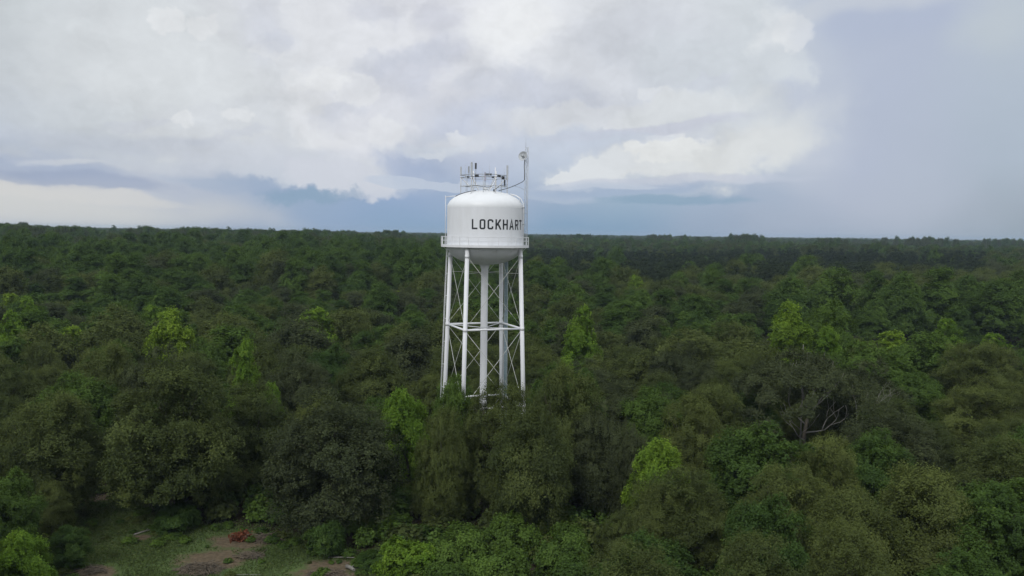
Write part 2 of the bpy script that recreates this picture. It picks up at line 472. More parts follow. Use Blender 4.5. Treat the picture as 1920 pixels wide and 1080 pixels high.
def build_ground():
    rs = list(np.arange(0, 60, 6)) + list(np.arange(60, 130, 1.6)) + list(130 * 1.055 ** np.arange(0, 84))
    na = 220
    angs = np.concatenate([np.radians(np.linspace(-42, 42, na)), np.radians(np.linspace(48, 312, 45))])
    vs = []
    for r in rs:
        vs.append(np.stack([r * np.sin(angs), r * np.cos(angs)], 1))
    P = np.concatenate(vs); Z = terrain(P[:, 0], P[:, 1])
    V = np.column_stack([P, Z])
    m = len(angs); F = []
    for i in range(len(rs) - 1):
        for k in range(m):
            k2 = (k + 1) % m
            F.append((i * m + k, i * m + k2, (i + 1) * m + k2, (i + 1) * m + k))
    me = bpy.data.meshes.new('ground'); me.from_pydata(V.tolist(), [], F)
    me.polygons.foreach_set('use_smooth', [True] * len(F))
    bare = np.zeros(len(V), np.float32); opn = np.zeros(len(V), np.float32)
    rr = np.hypot(P[:, 0], P[:, 1])
    for i in np.where((rr > 55) & (rr < 140))[0]:
        x, y = P[i]
        d = poly_dist(x, y, CLW)
        opn[i] = min(1, max(0, .5 + d / 6))
        for c, rad in BARE:
            bare[i] = max(bare[i], max(0, 1 - math.hypot((x - c.x) / rad, (y - c.y) / (rad * .8)) * .55))
    for nme, arr in (('bare', bare), ('open', opn)):
        a = me.attributes.new(nme, 'FLOAT', 'POINT'); a.data.foreach_set('value', arr)
    me.materials.append(ground_mat())
    o = bpy.data.objects.new('ground', me); COL.objects.link(o); o['kind'] = 'structure'
    return o
build_ground()

# ---------------------------------------------------------------- water tower
TD = 112.0
tp = at_height(909.6 + 0, 437.6, EYE - 0.01) if False else None
dv = ray(909.6, 437.5); TX = dv.x / dv.y * TD; TY = TD
TB = th(TX, TY)
tower = empty('water_tower', (TX, TY, 0))
tag(tower, 'tall white four-legged water tower reading LOCKHART, rising above the woods', 'water tower')
E = EYE
A0 = R_(-24)     # first leg angle from +X; the four legs are 90 degrees apart

def ell(R, h, z0, up, n=22):
    return [(R * math.cos(PI / 2 * k / n) if k < n else 0.001, z0 + up * h * math.sin(PI / 2 * k / n)) for k in range(n + 1)]

RT = 4.98; Z_SEAM = E + 3.30; Z_FL = E - 1.64
roof = MB().lathe(ell(RT, 2.28, Z_SEAM, 1), 96).build('tank_roof', M_ROOFW, tower)
MB().lathe([(RT, Z_FL - .05), (RT, Z_SEAM)], 96).build('tank_wall', M_WHITE, tower)
for z in (E - .02, E + 1.66, Z_SEAM - .02):
    MB().lathe([(RT + .001, z - .02), (RT + .007, z - .01), (RT + .007, z + .01), (RT + .001, z + .02)], 96, smooth=False).build('weld_seam', M_WHITE, tower)
bowl = [(r, z) for r, z in ell(RT - .004, 2.45, Z_FL - .05, -1)]
MB().lathe(bowl, 96).build('tank_bowl', M_WHITE, tower)
MB().lathe([(0.9, E - 3.95), (0.62, E - 4.25), (0.47, E - 4.7), (.46, E - 4.9)], 32).build('riser_cone', M_WHITE, tower)
MB().lathe([(.46, -0.2), (.46, E - 4.9)], 32).build('riser_pipe', M_WHITE2, tower)
for z in (E - 7.7, E - 12.3, E - 17.2, E - 22.4, E - 27.5):
    MB().lathe([(.462, z - .05), (.485, z - .05), (.485, z + .05), (.462, z + .05)], 32, smooth=False).build('pipe_band', M_WHITE2, tower)
# roof vent and manhole
MB().lathe([(.28, E + 5.5), (.28, E + 5.75), (.42, E + 5.77), (.40, E + 5.86), (.001, E + 5.95)], 24).build('roof_vent', M_ROOFW, tower)

def rleg(z): return 5.05 + 0.0375 * (Z_FL - z)
def legp(i, z):
    a = A0 + i * PI / 2; r = rleg(z)
    return Vector((r * math.cos(a), r * math.sin(a), z))

for i in range(4):
    g = MB().tube([legp(i, TB - .1), legp(i, Z_FL - .02)], .275, 24)
    leg = g.build('leg', M_WHITE2, tower)
    c = legp(i, TB)
    f = MB(); f.lathe([(.75, TB - .5), (.75, TB + .35), (.001, TB + .35)], 12, (c.x, c.y), smooth=False)
    f.build('footing', M_CONC, tower)
    # rounded cap where the leg meets the shell, and gusset plates for the rods
    for z in (E - 2.95, E - 12.24, E - 22.3):
        MB().tube([legp(i, z - .22), legp(i, z + .22)], .295, 24).build('leg_collar', M_WHITE2, tower)

ZT = [E - 2.95, E - 12.24, E - 22.3, TB + 1.0]
for z in ZT[1:3]:
    for i in range(4):
        p, q = legp(i, z), legp((i + 1) % 4, z); d = (q - p).normalized()
        MB().tube([p + d * .2, q - d * .2], .125, 12).build('strut', M_WHITE2, tower)
for k in range(3):
    zt, zb = ZT[k], ZT[k + 1]
    for i in range(4):
        for (a, b) in ((i, (i + 1) % 4), ((i + 1) % 4, i)):
            p = legp(a, zt - (.12 if k else 0)); q = legp(b, zb + .12)
            d = (q - p).normalized()
            off = Vector((0, 0, 0))
            nrm = Vector((math.cos(A0 + (i + .5) * PI / 2), math.sin(A0 + (i + .5) * PI / 2), 0)) * (.03 if a == i else -.03)
            m = MB().tube([p + d * .25 + nrm, q - d * .25 + nrm], .030, 8)
            mid = p + (q - p) * .8
            m.tube([mid - d * .18 + nrm, mid + d * .18 + nrm], .042, 8)
            m.build('brace_rod', M_ROD, tower)
            g = MB(); pp = p + d * .48 + nrm
            g.tube([p + d * .2 + nrm, pp], [.11, .045], 8); g.build('rod_clevis', M_WHITE2, tower)
for i in range(4):
    a = A0 + i * PI / 2
    p = Vector((.46 * math.cos(a), .46 * math.sin(a), E - 5.12)); q = legp(i, E - 5.12)
    MB().tube([p, q - (q - p).normalized() * .24], .024, 8).build('tie_rod', M_ROD, tower)
    p = Vector((.46 * math.cos(a), .46 * math.sin(a), E - 12.4)); q = legp(i, E - 12.24)
    MB().tube([p, q - (q - p).normalized() * .24], .045, 8).build('tie_rod', M_WHITE2, tower)

# balcony
RB = 5.72
bal = MB().lathe([(RT + .013, Z_FL + .015), (RB, Z_FL + .015), (RB, Z_FL + .15), (RB + .03, Z_FL + .15), (RB + .03, Z_FL - .17), (RB - .06, Z_FL - .17), (RB - .06, Z_FL - .04), (RT + .013, Z_FL - .04)], 96, smooth=False)
bal.build('balcony_walkway', M_WHITE2, tower)
for zz, nm in ((Z_FL + 1.17, 'top_rail'), (Z_FL + .68, 'middle_rail')):
    rr = .03 if nm == 'top_rail' else .02
    MB().lathe([(RB - rr, zz), (RB, zz + rr), (RB + rr, zz), (RB, zz - rr), (RB - rr, zz)], 96).build(nm, M_WHITE2, tower)
pm = None
for k in range(28):
    a = 2 * PI * (k + .5) / 28
    if pm is None:
        po = MB().box((0, 0, .57), (.06, .05, 1.14)).build('railing_post', M_WHITE2, tower); pm = po.data
    else:
        po = bpy.data.objects.new('railing_post', pm); COL.objects.link(po); po.parent = tower
    po.location = (RB * math.cos(a), RB * math.sin(a), Z_FL + .01); po.rotation_euler = (0, 0, a)
for k in range(14):
    a = 2 * PI * k / 14 + .1
    m = MB().tube([((RT - .12) * math.cos(a), (RT - .12) * math.sin(a), Z_FL - .75), ((RB - .15) * math.cos(a), (RB - .15) * math.sin(a), Z_FL - .06)], .03, 6)
    m.build('balcony_bracket', M_WHITE2, tower)

# lettering painted on the wall
def poly_strip(pts, w, closed=False):
    P = [Vector((p[0], p[1])) for p in pts]; n = len(P); out = []
    for i in range(n):
        if closed: a, b, c = P[i - 1], P[i], P[(i + 1) % n]
        else: a, b, c = P[max(0, i - 1)], P[i], P[min(n - 1, i + 1)]
        d1 = (b - a) if (b - a).length > 0 else (c - b); d2 = (c - b) if (c - b).length > 0 else (b - a)
        d1 = d1.normalized(); d2 = d2.normalized()
        n1 = Vector((-d1.y, d1.x)); n2 = Vector((-d2.y, d2.x)); mm = (n1 + n2)
        mm = mm.normalized() if mm.length > 1e-5 else n1
        s = 1 / max(.5, mm.dot(n1))
        out.append((b + mm * w / 2 * s, b - mm * w / 2 * s))
    return out
def arc(cx, cy_, rx, ry, a0, a1, n=10):
    return [(cx + rx * math.cos(R_(a0 + (a1 - a0) * k / n)), cy_ + ry * math.sin(R_(a0 + (a1 - a0) * k / n))) for k in range(n + 1)]
LW, LH, SW = .735, 1.27, .198
h = SW / 2
GL = {
 'L': [([(h, LH), (h, h), (LW, h)], False)],
 'O': [(arc(LW - h - .17, LH - h - .17, .17, .17, 0, 90, 6) + arc(h + .17, LH - h - .17, .17, .17, 90, 180, 6) + arc(h + .17, h + .17, .17, .17, 180, 270, 6) + arc(LW - h - .17, h + .17, .17, .17, 270, 360, 6), True)],
 'C': [([(LW - h, LH * .70)] + arc(LW - h - .17, LH - h - .17, .17, .17, 0, 90, 6) + arc(h + .17, LH - h - .17, .17, .17, 90, 180, 6) + arc(h + .17, h + .17, .17, .17, 180, 270, 6) + arc(LW - h - .17, h + .17, .17, .17, 270, 360, 6) + [(LW - h, LH * .30)], False)],
 'K': [([(h, LH), (h, 0)], False), ([(LW - .06, LH), (h + .06, LH * .40)], False), ([(h + .22, LH * .58), (LW - .02, 0)], False)],
 'H': [([(h, LH), (h, 0)], False), ([(LW - h, LH), (LW - h, 0)], False), ([(h, LH * .5), (LW - h, LH * .5)], False)],
 'A': [([(h * .8, 0), (LW / 2, LH - .02), (LW - h * .8, 0)], False), ([(LW * .25, LH * .30), (LW * .75, LH * .30)], False)],
 'R': [([(h, 0), (h, LH - h)] + arc(LW - h - .17, LH - h - .17, .17, .17, 90, 0, 6) + arc(LW - h - .17, LH * .5 + .17 - .02, .17, .17, 0, -90, 6) + [(h, LH * .5 - .02)], False), ([(LW * .5, LH * .47), (LW - h * .7, 0)], False)],
 'T': [([(0, LH - h), (LW, LH - h)], False), ([(LW / 2, LH - SW), (LW / 2, 0)], False)],
}
ZL = E + .50
for k, ch in enumerate('LOCKHART'):
    amid = R_(-90 - 13.6 + 11.5 * k)          # angle round the tank; -90 faces the camera
    m = MB()
    for si, (pts, closed) in enumerate(GL[ch]):
        st = poly_strip(pts, SW, closed)
        if closed: st.append(st[0])
        # subdivide so that it hugs the shell
        fine_ = []
        for i in range(len(st) - 1):
            (a1_, b1_), (a2_, b2_) = st[i], st[i + 1]
            nn = max(1, int((a2_ - a1_).length / .12))
            for q in range(nn):
                t = q / nn
                fine_.append((a1_.lerp(a2_, t), b1_.lerp(b2_, t)))
        fine_.append(st[-1])
        vs = []; fs = []
        for (a_, b_) in fine_:
            for off in (.0, .5, 1.0):
                p2 = a_.lerp(b_, off)
                ang = amid + (p2.x - LW / 2) / RT
                rad = RT + .016 + .003 * si
                vs.append((rad * math.cos(ang), rad * math.sin(ang), ZL + p2.y))
        for i in range(len(fine_) - 1):
            for j in range(2):
                fs.append((i * 3 + j, i * 3 + j + 1, (i + 1) * 3 + j + 1, (i + 1) * 3 + j))
        m.add(vs, fs)
    m.build('letter', M_LETTER, tower)['label'] = 'black capital letter ' + ch

# ladders
def ladder(p0, p1, out, w=.42, step=.42, name='ladder', cage=False):
    """p0,p1 ends, out = unit vector pointing away from the structure"""
    p0, p1, out = Vector(p0), Vector(p1), Vector(out)
    d = (p1 - p0).normalized(); s = d.cross(out).normalized() * (w / 2)
    m = MB(); m.tube([p0 + s, p1 + s], .03, 6); m.tube([p0 - s, p1 - s], .03, 6)
    n = int((p1 - p0).length / step)
    for i in range(n):
        c = p0 + d * (i + .5) * step
        m.tube([c + s, c - s], .014, 5, cap=False)
    o = m.build(name, M_WHITE2, tower)
    return o
aL = PI + R_(24) * 0 + PI * 0 + 0.03
lx = lambda r, z, a=PI - .02: Vector((r * math.cos(a), r * math.sin(a), z))
ladder(lx(RT + .24, Z_FL), lx(RT + .24, E + 4.62), (-1, 0, 0), name='tank_ladder')
for z in (E + .4, E + 2.3, E + 3.6):
    MB().tube([lx(RT - .02, z), lx(RT + .24, z)], .025, 6).build('ladder_bracket', M_WHITE2, tower)
# hoop and hand rail where the ladder reaches the roof
m = MB(); m.tube([lx(RT + .3, E + 4.68), lx(RT - .3, E + 4.75), lx(RT - 1.1, E + 4.85), lx(RT - 1.15, E + 4.6)], .045, 6)
m.tube([lx(RT + .3, E + 4.68) + Vector((0, .45, 0)), lx(RT - .3, E + 4.75) + Vector((0, .45, 0)), lx(RT - 1.1, E + 4.85) + Vector((0, .45, 0))], .045, 6)
m.tube([lx(RT + .26, E + 4.35), lx(RT + .26, E + 4.85)], .05, 6)
m.build('roof_handrail', M_WHITE2, tower)
def ladleg(z):
    p = legp(2, z); a = A0 + PI - .12
    return p + Vector((math.cos(a), math.sin(a), 0)) * .62
ladder(ladleg(TB + 2.5), ladleg(Z_FL - .2), (-1, .2, 0), name='leg_ladder')
for z in (E - 3.1, E - 5.4, E - 8.4, E - 11.5, E - 14.6, E - 17.7, E - 20.8, E - 24):
    MB().tube([legp(2, z), ladleg(z)], .03, 6).build('ladder_bracket', M_WHITE2, tower)

# conduit on the right of the shell with brackets, curling over the shoulder
cx_ = lambda r, z, a=R_(-14): Vector((r * math.cos(a), r * math.sin(a), z))
pts = [cx_(RT + .16, Z_FL + .05), cx_(RT + .16, E + 3.1), cx_(RT + .1, E + 3.9), cx_(RT - .25, E + 4.55), cx_(RT - .85, E + 4.95), cx_(RT - 1.7, E + 5.15)]
MB().tube(pts, .055, 8).build('conduit', M_WHITE2, tower)
for z in (E + 1.22, E + 3.4):
    m = MB(); m.box(cx_(RT + .10, z), (.42, .34, .07), R_(-14)); m.build('conduit_bracket', M_GALV, tower)
m = MB()
for dy in (-.35, .35):
    q = [cx_(RT - .3, E + 4.05), cx_(RT - .42, E + 4.6), cx_(RT - .95, E + 4.95), cx_(RT - 1.5, E + 4.98), cx_(RT - 1.6, E + 4.75)]
    m.tube([p + Vector((0, dy, 0)) for p in q], .045, 6)
m.build('roof_handrail', M_WHITE2, tower)

# ---- cable tray climbing beside the back leg
tray = empty('cable_tray', (TX, TY, 0))
tag(tray, 'blue grey upright cable tray beside the back leg of the water tower', 'cable tray')
bx, by = 2.78, 4.75
zt0, zt1 = TB + 1, E - 3.6
def trp(dx, z, dy=0): 
    k = (z - (E - 12)) / 20
    return Vector((bx + .05 - k * .12 + dx, by + dy, z))
for s in (-.23, .23):
    MB().tube([trp(s, zt0), trp(s, zt1)], .03, 6).build('tray_rail', M_GALVL, tray)
z = zt0 + .5; rm = None
while z < zt1:
    if rm is None:
        ro = MB().box((0, 0, 0), (.46, .04, .05)).build('tray_rung', M_GALVL, tray); rm = ro.data
    else:
        ro = bpy.data.objects.new('tray_rung', rm); COL.objects.link(ro); ro.parent = tray
    ro.location = trp(0, z); z += .9
for k in range(7):
    MB().tube([trp(-.17 + .057 * k, zt0, -.06), trp(-.17 + .057 * k, zt1, -.06)], .027, 6).build('cable', M_BLUE, tray)
m = MB().tube([(2.56, 4.66, zt0), (2.42, 4.5, zt1)], .025, 6).build('conduit', M_CABLE, tray)

# ---- antenna frame standing on the roof
fr = empty('antenna_frame', (TX - .22, TY, E + 4.9))
tag(fr, 'white pipe frame of posts and rings standing on the tank roof', 'antenna frame')
RF = 3.02
def fz(z): return z - (E + 4.9)
posts = [(RF * math.cos(PI / 3 * k), RF * math.sin(PI / 3 * k)) for k in range(6)]
def roof_z(x, y):
    r = min(.999, math.hypot(x - .22, y) / RT); return Z_SEAM + 2.28 * math.sqrt(1 - r * r)
ptop = [E + 8.75, E + 8.3, E + 8.3, E + 8.4, E + 8.95, E + 8.4]
for k, (x, y) in enumerate(posts):
    MB().tube([(x, y, fz(roof_z(x, y) - .03)), (x, y, fz(ptop[k]))], .065, 8).build('post', M_WHITE2, fr)
    MB().box((x, y, fz(roof_z(x, y))), (.35, .35, .12)).build('base_plate', M_WHITE2, fr)
for zz, rr, mm_ in ((E + 7.52, .045, M_GALV), (E + 7.22, .04, M_GALV), (E + 6.1, .045, M_GALVL)):
    for k in range(6):
        a, b = posts[k], posts[(k + 1) % 6]
        a = Vector((*a, fz(zz))); b = Vector((*b, fz(zz)))
        d = (b - a).normalized()
        MB().tube([a - d * .12, b + d * .12], rr, 6).build('ring_pipe', mm_, fr)
for k, (x, y) in enumerate(posts):
    kx = .42
    MB().tube([(x * .98, y * .98, fz(E + 7.2)), (x * kx, y * kx, fz(roof_z(x * kx, y * kx)))], .06, 8).build('brace', M_WHITE2, fr)
    x2, y2 = posts[(k + 1) % 6]
    xm, ym = (x + x2) / 2, (y + y2) / 2
    MB().tube([(xm, ym, fz(E + 7.4)), (xm, ym, fz(roof_z(xm, ym)))], .035, 6).build('post', M_GALVL, fr)

FX = TX - .22
def antenna(name, label, x, y, z0, z1, w, d, mat, cat='antenna', pole=None, group=None):
    """a panel antenna with end caps on two clamps, and its own pipe when it stands higher than the frame"""
    r = empty(name, (FX + x, TY + y, z0))
    tag(r, label, cat, group)
    hgt = z1 - z0
    m = MB()
    ring = [(-w / 2, -d * .2), (-w * .32, -d / 2), (w * .32, -d / 2), (w / 2, -d * .2), (w / 2, d * .4), (-w / 2, d * .4)]
    vs = [(a, b, zz) for zz in (0, hgt) for a, b in ring]; n = 6
    fs = [(i, (i + 1) % n, n + (i + 1) % n, n + i) for i in range(n)] + [tuple(range(n))[::-1], tuple(range(n, 2 * n))]
    m.add(vs, fs); m.build('panel', mat, r)
    for q in (.2, .8):
        MB().box((0, d * .4 + .06, hgt * q), (.10, .13, .05)).build('clamp', M_GALV, r)
    p0 = pole if pole is not None else z0 - .4
    MB().tube([(0, d * .4 + .14, p0 - z0), (0, d * .4 + .14, hgt + .05)], .035, 6).build('pipe', M_GALV, r)
    return r
antenna('panel_antenna', 'pale slim panel antenna on the leftmost post of the roof frame', -3.02, -.1, E + 7.6, E + 8.6, .22, .14, M_GALVL)
antenna('panel_antenna', 'small grey panel antenna, second from the left on the roof frame', -1.92, -1.6, E + 7.75, E + 8.55, .2, .14, M_GALV, pole=E + 7.1)
antenna('panel_antenna', 'tall white panel antenna just left of the black one on the roof', -1.5, -2.75, E + 7.3, E + 9.0, .26, .16, M_GALVL)
antenna('panel_antenna', 'black slim antenna raised on its own dark pipe above the frame', -.98, -2.7, E + 8.15, E + 8.9, .24, .2, M_DARK, pole=E + 6.2)
antenna('panel_antenna', 'lilac grey panel antenna at the middle of the roof frame', .05, 2.6, E + 7.0, E + 8.1, .26, .14, new_mat('lilac_grey_housing', (.42, .41, .48), .5, noise=(3, (.36, .35, .42), .4, .7)), pole=E + 6.1)
antenna('panel_antenna', 'long grey panel antenna on the rightmost post of the roof frame', 3.02, -.12, E + 7.0, E + 8.85, .26, .16, M_GALVL)
antenna('panel_antenna', 'dark short panel antenna hung low inside the right end of the frame', 2.7, -.4, E + 6.2, E + 7.0, .2, .16, M_DARK, pole=E + 6.0)
def whip(x, y, z0, z1, label):
    r = MB().tube([(0, 0, 0), (0, 0, z1 - z0)], [.03, .014], 6)
    r.lathe([(.05, 0), (.05, .25), (.03, .3)], 8)
    o = r.build('whip_antenna', M_GALVL, None, (FX + x, TY + y, z0)); tag(o, label, 'antenna')
whip(-2.5, .9, E + 7.3, E + 9.0, 'thin pale whip antenna near the left end of the roof frame')
whip(-.35, 2.6, E + 7.3, E + 8.75, 'thin pale whip antenna just right of the black slim antenna')
whip(.75, -2.6, E + 7.3, E + 8.8, 'thin pale whip antenna right of the frame middle')
whip(2.6, .9, E + 7.3, E + 8.7, 'thin pale whip antenna beside the rightmost frame post')
def radio(x, y, z, label, w=.34, hh=.42, d=.2, rz=0):
    r = empty('radio_unit', (FX + x, TY + y, z)); tag(r, label, 'radio unit'); r.rotation_euler = (0, 0, rz)
    MB().box((0, 0, 0), (w, d, hh)).build('housing', M_DARK, r)
    m = MB()
    for i in range(5): m.box((-w * .4 + w * .2 * i, -d / 2 - .03, 0), (.02, .06, hh * .85))
    m.build('cooling_fins', M_DARK, r)
radio(.65, -2.45, E + 7.5, 'dark radio box on the upper ring right of the frame middle', .8, .26)
radio(1.2, -2.1, E + 7.2, 'dark radio box lower on the ring beside the longer one', .3, .24)
radio(1.95, -1.6, E + 7.35, 'dark radio box near the right corner of the upper ring', .5, .26, rz=1.0)
radio(2.45, -.9, E + 7.2, 'dark radio box right beside the rightmost frame post', .4, .42, rz=1.0)
radio(-1.95, -1.7, E + 7.2, 'small dark radio box on the ring at the left', .22, .22, rz=-1.0)
radio(-.85, -2.6, E + 7.3, 'long dark radio box behind the black slim antenna', .5, .3)
radio(1.4, -1.5, E + 5.5, 'dark radio box low on the roof under the right brace', .3, .36)
# cables on the roof
def cable(pts, r, label, mat=M_CABLE, name='cable'):
    o = MB().tube([Vector(p) - Vector(pts[0]) for p in pts], r, 6).build(name, mat, None, Vector(pts[0]) + Vector((TX, TY, 0)))
    tag(o, label, 'cable')
rz_ = lambda x, y: Z_SEAM + 2.28 * math.sqrt(max(0, 1 - (x * x + y * y) / RT ** 2)) + .05
cable([(x, -1.2 - .1 * x, rz_(x, -1.2 - .1 * x)) for x in np.linspace(-3.9, -1.2, 9)], .05, 'black cable lying on the left slope of the tank roof')
cable([(.9, -2.2, E + 6.0), (.2, -2.3, E + 5.9), (-1.1, -2.6, E + 6.05), (-2.6, -1.0, E + 6.0)], .04, 'dark cable strung along the lower ring of the roof frame')
cable([(1.2, -1.6, E + 5.6), (1.9, -1.3, E + 6.2), (2.7, -.7, E + 6.3)], .045, 'dark cable rising to the low antenna at the right of the roof')

# ---- lattice mast on the balcony
MXo, MYo = 5.30, -1.15
mast = empty('lattice_mast', (TX + MXo, TY + MYo, Z_FL))
tag(mast, 'slender grey lattice mast rising from the right side of the balcony', 'mast')
HM = E + 11.2 - Z_FL; SM = .235
mc = [(SM * math.cos(a), SM * math.sin(a)) for a in (R_(205), R_(325), R_(85))]
for c in mc: MB().tube([(c[0], c[1], 0), (c[0], c[1], HM)], .036, 6).build('mast_leg', M_GALVL, mast)
nb = int(HM / .45); lm = MB()
for i in range(nb):
    z0, z1 = HM * i / nb, HM * (i + 1) / nb
    for j in range(3):
        a, b = mc[j], mc[(j + 1) % 3]
        if i % 2: a, b = b, a
        lm.tube([(a[0], a[1], z0), (b[0], b[1], z1)], .016, 4, cap=False)
    if i % 6 == 0:
        for j in range(3):
            a, b = mc[j], mc[(j + 1) % 3]; lm.tube([(a[0], a[1], z0), (b[0], b[1], z0)], .013, 4, cap=False)
lm.build('lattice', M_GALVL, mast)
MB().tube([(-.15, 0, HM), (-.15, 0, HM + 1.15)], [.024, .014], 6).build('lightning_rod', M_GALVL, mast)
for z in (E + 2.6, E - .2):
    MB().tube([(0, 0, z - Z_FL), (-.42, .05, z - Z_FL)], .03, 6).build('stand_off', M_GALV, mast)

# ---- dish
ds = empty('dish_antenna', (TX + MXo - .42, TY + MYo - .35, E + 9.92))
tag(ds, 'round white dish antenna near the top of the lattice mast', 'dish antenna')
dd = MB()
prof = [(.001, 0)] + [(.6 * k / 10, .26 * (k / 10) ** 2) for k in range(1, 11)] + [(.62, .27), (.62, .24), (.58, .20)] + [(.6 * k / 10, .26 * (k / 10) ** 2 - .03) for k in range(9, 0, -1)] + [(.001, -.03)]
dd.lathe(prof, 32)
dish = dd.build('reflector', M_GALVL, ds)
feed = MB().lathe([(.001, .46), (.16, .44), (.2, .34), (.16, .24), (.05, .2), (.05, 0)], 16).build('feed', M_GALV, ds)
for o in (dish, feed): o.rotation_euler = (R_(78), 0, R_(-28))
MB().tube([(0, .05, -.05), (.18, .25, -.05), (.42, .3, -.05)], .05, 8).build('mount', M_GALV, ds)
MB().tube([(.16, .22, -.5), (.16, .22, .6)], .045, 8).build('mount_pipe', M_GALV, ds)
cable([(MXo - .27, MYo - .15, E + 9.6), (MXo - .33, MYo - .15, E + 8.8), (MXo - .27, MYo - .15, E + 7.9), (MXo - .28, MYo - .15, E + 6.95),
       (MXo - .5, MYo - .15, E + 6.7), (3.9, -1.2, E + 6.25), (2.9, -1.3, E + 5.85), (1.7, -1.35, E + 5.5)], .05, 'black cable running from the dish down the mast and across to the roof')
cable([(MXo - .2, MYo, E + 5.65), (4.4, -1.1, E + 6.0), (3.5, -1.1, E + 6.2)], .022, 'thin pale stay between the frame and the mast', M_GALV, 'stay_wire')

# ---------------------------------------------------------------- foliage
def leaf_mat(name, ca, cb, ctip, trans=.24):
    m = bpy.data.materials.new(name); m.use_nodes = True
    t = m.node_tree; t.nodes.clear()
    out = t.nodes.new('ShaderNodeOutputMaterial')
    ti = t.nodes.new('ShaderNodeAttribute'); ti.attribute_type = 'INSTANCER'; ti.attribute_name = 'tint'
    to = t.nodes.new('ShaderNodeAttribute'); to.attribute_name = 'leaf_tone'
    def mix(f, a, b, mode='MIX'):
        q = t.nodes.new('ShaderNodeMix'); q.data_type = 'RGBA'; q.blend_type = mode
        for i, v in ((0, f), (6, a), (7, b)):
            if isinstance(v, tuple): q.inputs[i].default_value = (*v, 1)
            elif isinstance(v, (int, float)): q.inputs[i].default_value = v
            else: t.links.new(v, q.inputs[i])
        return q.outputs[2]
    gp = t.nodes.new('ShaderNodeNewGeometry'); nn = t.nodes.new('ShaderNodeTexNoise'); nn.inputs['Scale'].default_value = .16; nn.inputs['Detail'].default_value = 3
    t.links.new(gp.outputs['Position'], nn.inputs['Vector'])
    ma = t.nodes.new('ShaderNodeMath'); ma.operation = 'MULTIPLY_ADD'; t.links.new(nn.outputs[0], ma.inputs[0]); ma.inputs[1].default_value = 1.5
    mb = t.nodes.new('ShaderNodeMath'); mb.operation = 'SUBTRACT'; t.links.new(ti.outputs['Fac'], mb.inputs[0]); mb.inputs[1].default_value = .75
    t.links.new(mb.outputs[0], ma.inputs[2]); ma.use_clamp = True
    base = mix(ma.outputs[0], ca, cb)
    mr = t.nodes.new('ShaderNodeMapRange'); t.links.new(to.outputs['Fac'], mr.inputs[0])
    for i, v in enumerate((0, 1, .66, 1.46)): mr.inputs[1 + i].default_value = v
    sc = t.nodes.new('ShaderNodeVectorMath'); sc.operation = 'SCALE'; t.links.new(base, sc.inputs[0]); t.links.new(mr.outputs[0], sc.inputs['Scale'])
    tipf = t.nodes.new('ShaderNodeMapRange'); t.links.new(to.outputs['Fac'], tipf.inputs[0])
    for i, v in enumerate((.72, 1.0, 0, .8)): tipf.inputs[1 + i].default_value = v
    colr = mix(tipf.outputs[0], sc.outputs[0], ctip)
    d = t.nodes.new('ShaderNodeBsdfDiffuse'); t.links.new(colr, d.inputs[0])
    tr = t.nodes.new('ShaderNodeBsdfTranslucent')
    tcol = mix(.5, colr, tuple(v * 1.5 for v in ctip)); t.links.new(tcol, tr.inputs[0])
    ms = t.nodes.new('ShaderNodeMixShader'); ms.inputs[0].default_value = trans
    t.links.new(d.outputs[0], ms.inputs[1]); t.links.new(tr.outputs[0], ms.inputs[2])
    gl = t.nodes.new('ShaderNodeBsdfGlossy'); gl.inputs['Roughness'].default_value = .55; gl.inputs[0].default_value = (.6, .65, .7, 1)
    fr_ = t.nodes.new('ShaderNodeMixShader'); fr_.inputs[0].default_value = .012
    t.links.new(ms.outputs[0], fr_.inputs[1]); t.links.new(gl.outputs[0], fr_.inputs[2])
    t.links.new(fr_.outputs[0], out.inputs[0])
    return m
LM = {
 'oak':    leaf_mat('olive_oak_leaves', (.050, .069, .019), (.104, .129, .032), (.125, .15, .04)),
 'green':  leaf_mat('mid_green_leaves', (.043, .082, .017), (.084, .142, .023), (.115, .17, .03)),
 'bright': leaf_mat('yellow_green_leaves', (.095, .175, .017), (.165, .245, .024), (.21, .30, .035), .28),
 'pine':   leaf_mat('dark_pine_needles', (.024, .037, .015), (.038, .054, .021), (.05, .07, .026), .15),
 'shade':  leaf_mat('grey_green_leaves', (.048, .062, .025), (.076, .093, .037), (.09, .108, .042), .25),
 'rust':   leaf_mat('rusty_dead_leaves', (.15, .052, .027), (.19, .065, .033), (.26, .10, .05), .2),
}

def unit(v):
    return v / (np.linalg.norm(v, axis=1, keepdims=True) + 1e-9)

def leaves_mesh(name, P, Nn, S, tone, mat, aspect=1.7):
    """one small pointed blade (two triangles) at every point"""
    n = len(P)
    r = unit(RNG.normal(size=(n, 3)))
    T = unit(np.cross(Nn, r)); Bv = unit(np.cross(Nn, T))
    a = (S * aspect / 2)[:, None]; b = (S / 2)[:, None]
    bend = Nn * (S * .18)[:, None]
    V = np.empty((n, 4, 3), np.float32)
    V[:, 0] = P - T * a - bend; V[:, 1] = P - Bv * b; V[:, 2] = P + T * a - bend; V[:, 3] = P + Bv * b
    me = bpy.data.meshes.new(name)
    me.vertices.add(4 * n); me.vertices.foreach_set('co', V.reshape(-1))
    me.loops.add(4 * n); me.loops.foreach_set('vertex_index', np.arange(4 * n, dtype=np.int32))
    me.polygons.add(n); me.polygons.foreach_set('loop_start', np.arange(0, 4 * n, 4, dtype=np.int32))
    at = me.attributes.new('leaf_tone', 'FLOAT', 'POINT'); at.data.foreach_set('value', np.repeat(tone, 4).astype(np.float32))
    me.materials.append(mat)
    me.update(calc_edges=True)
    return me

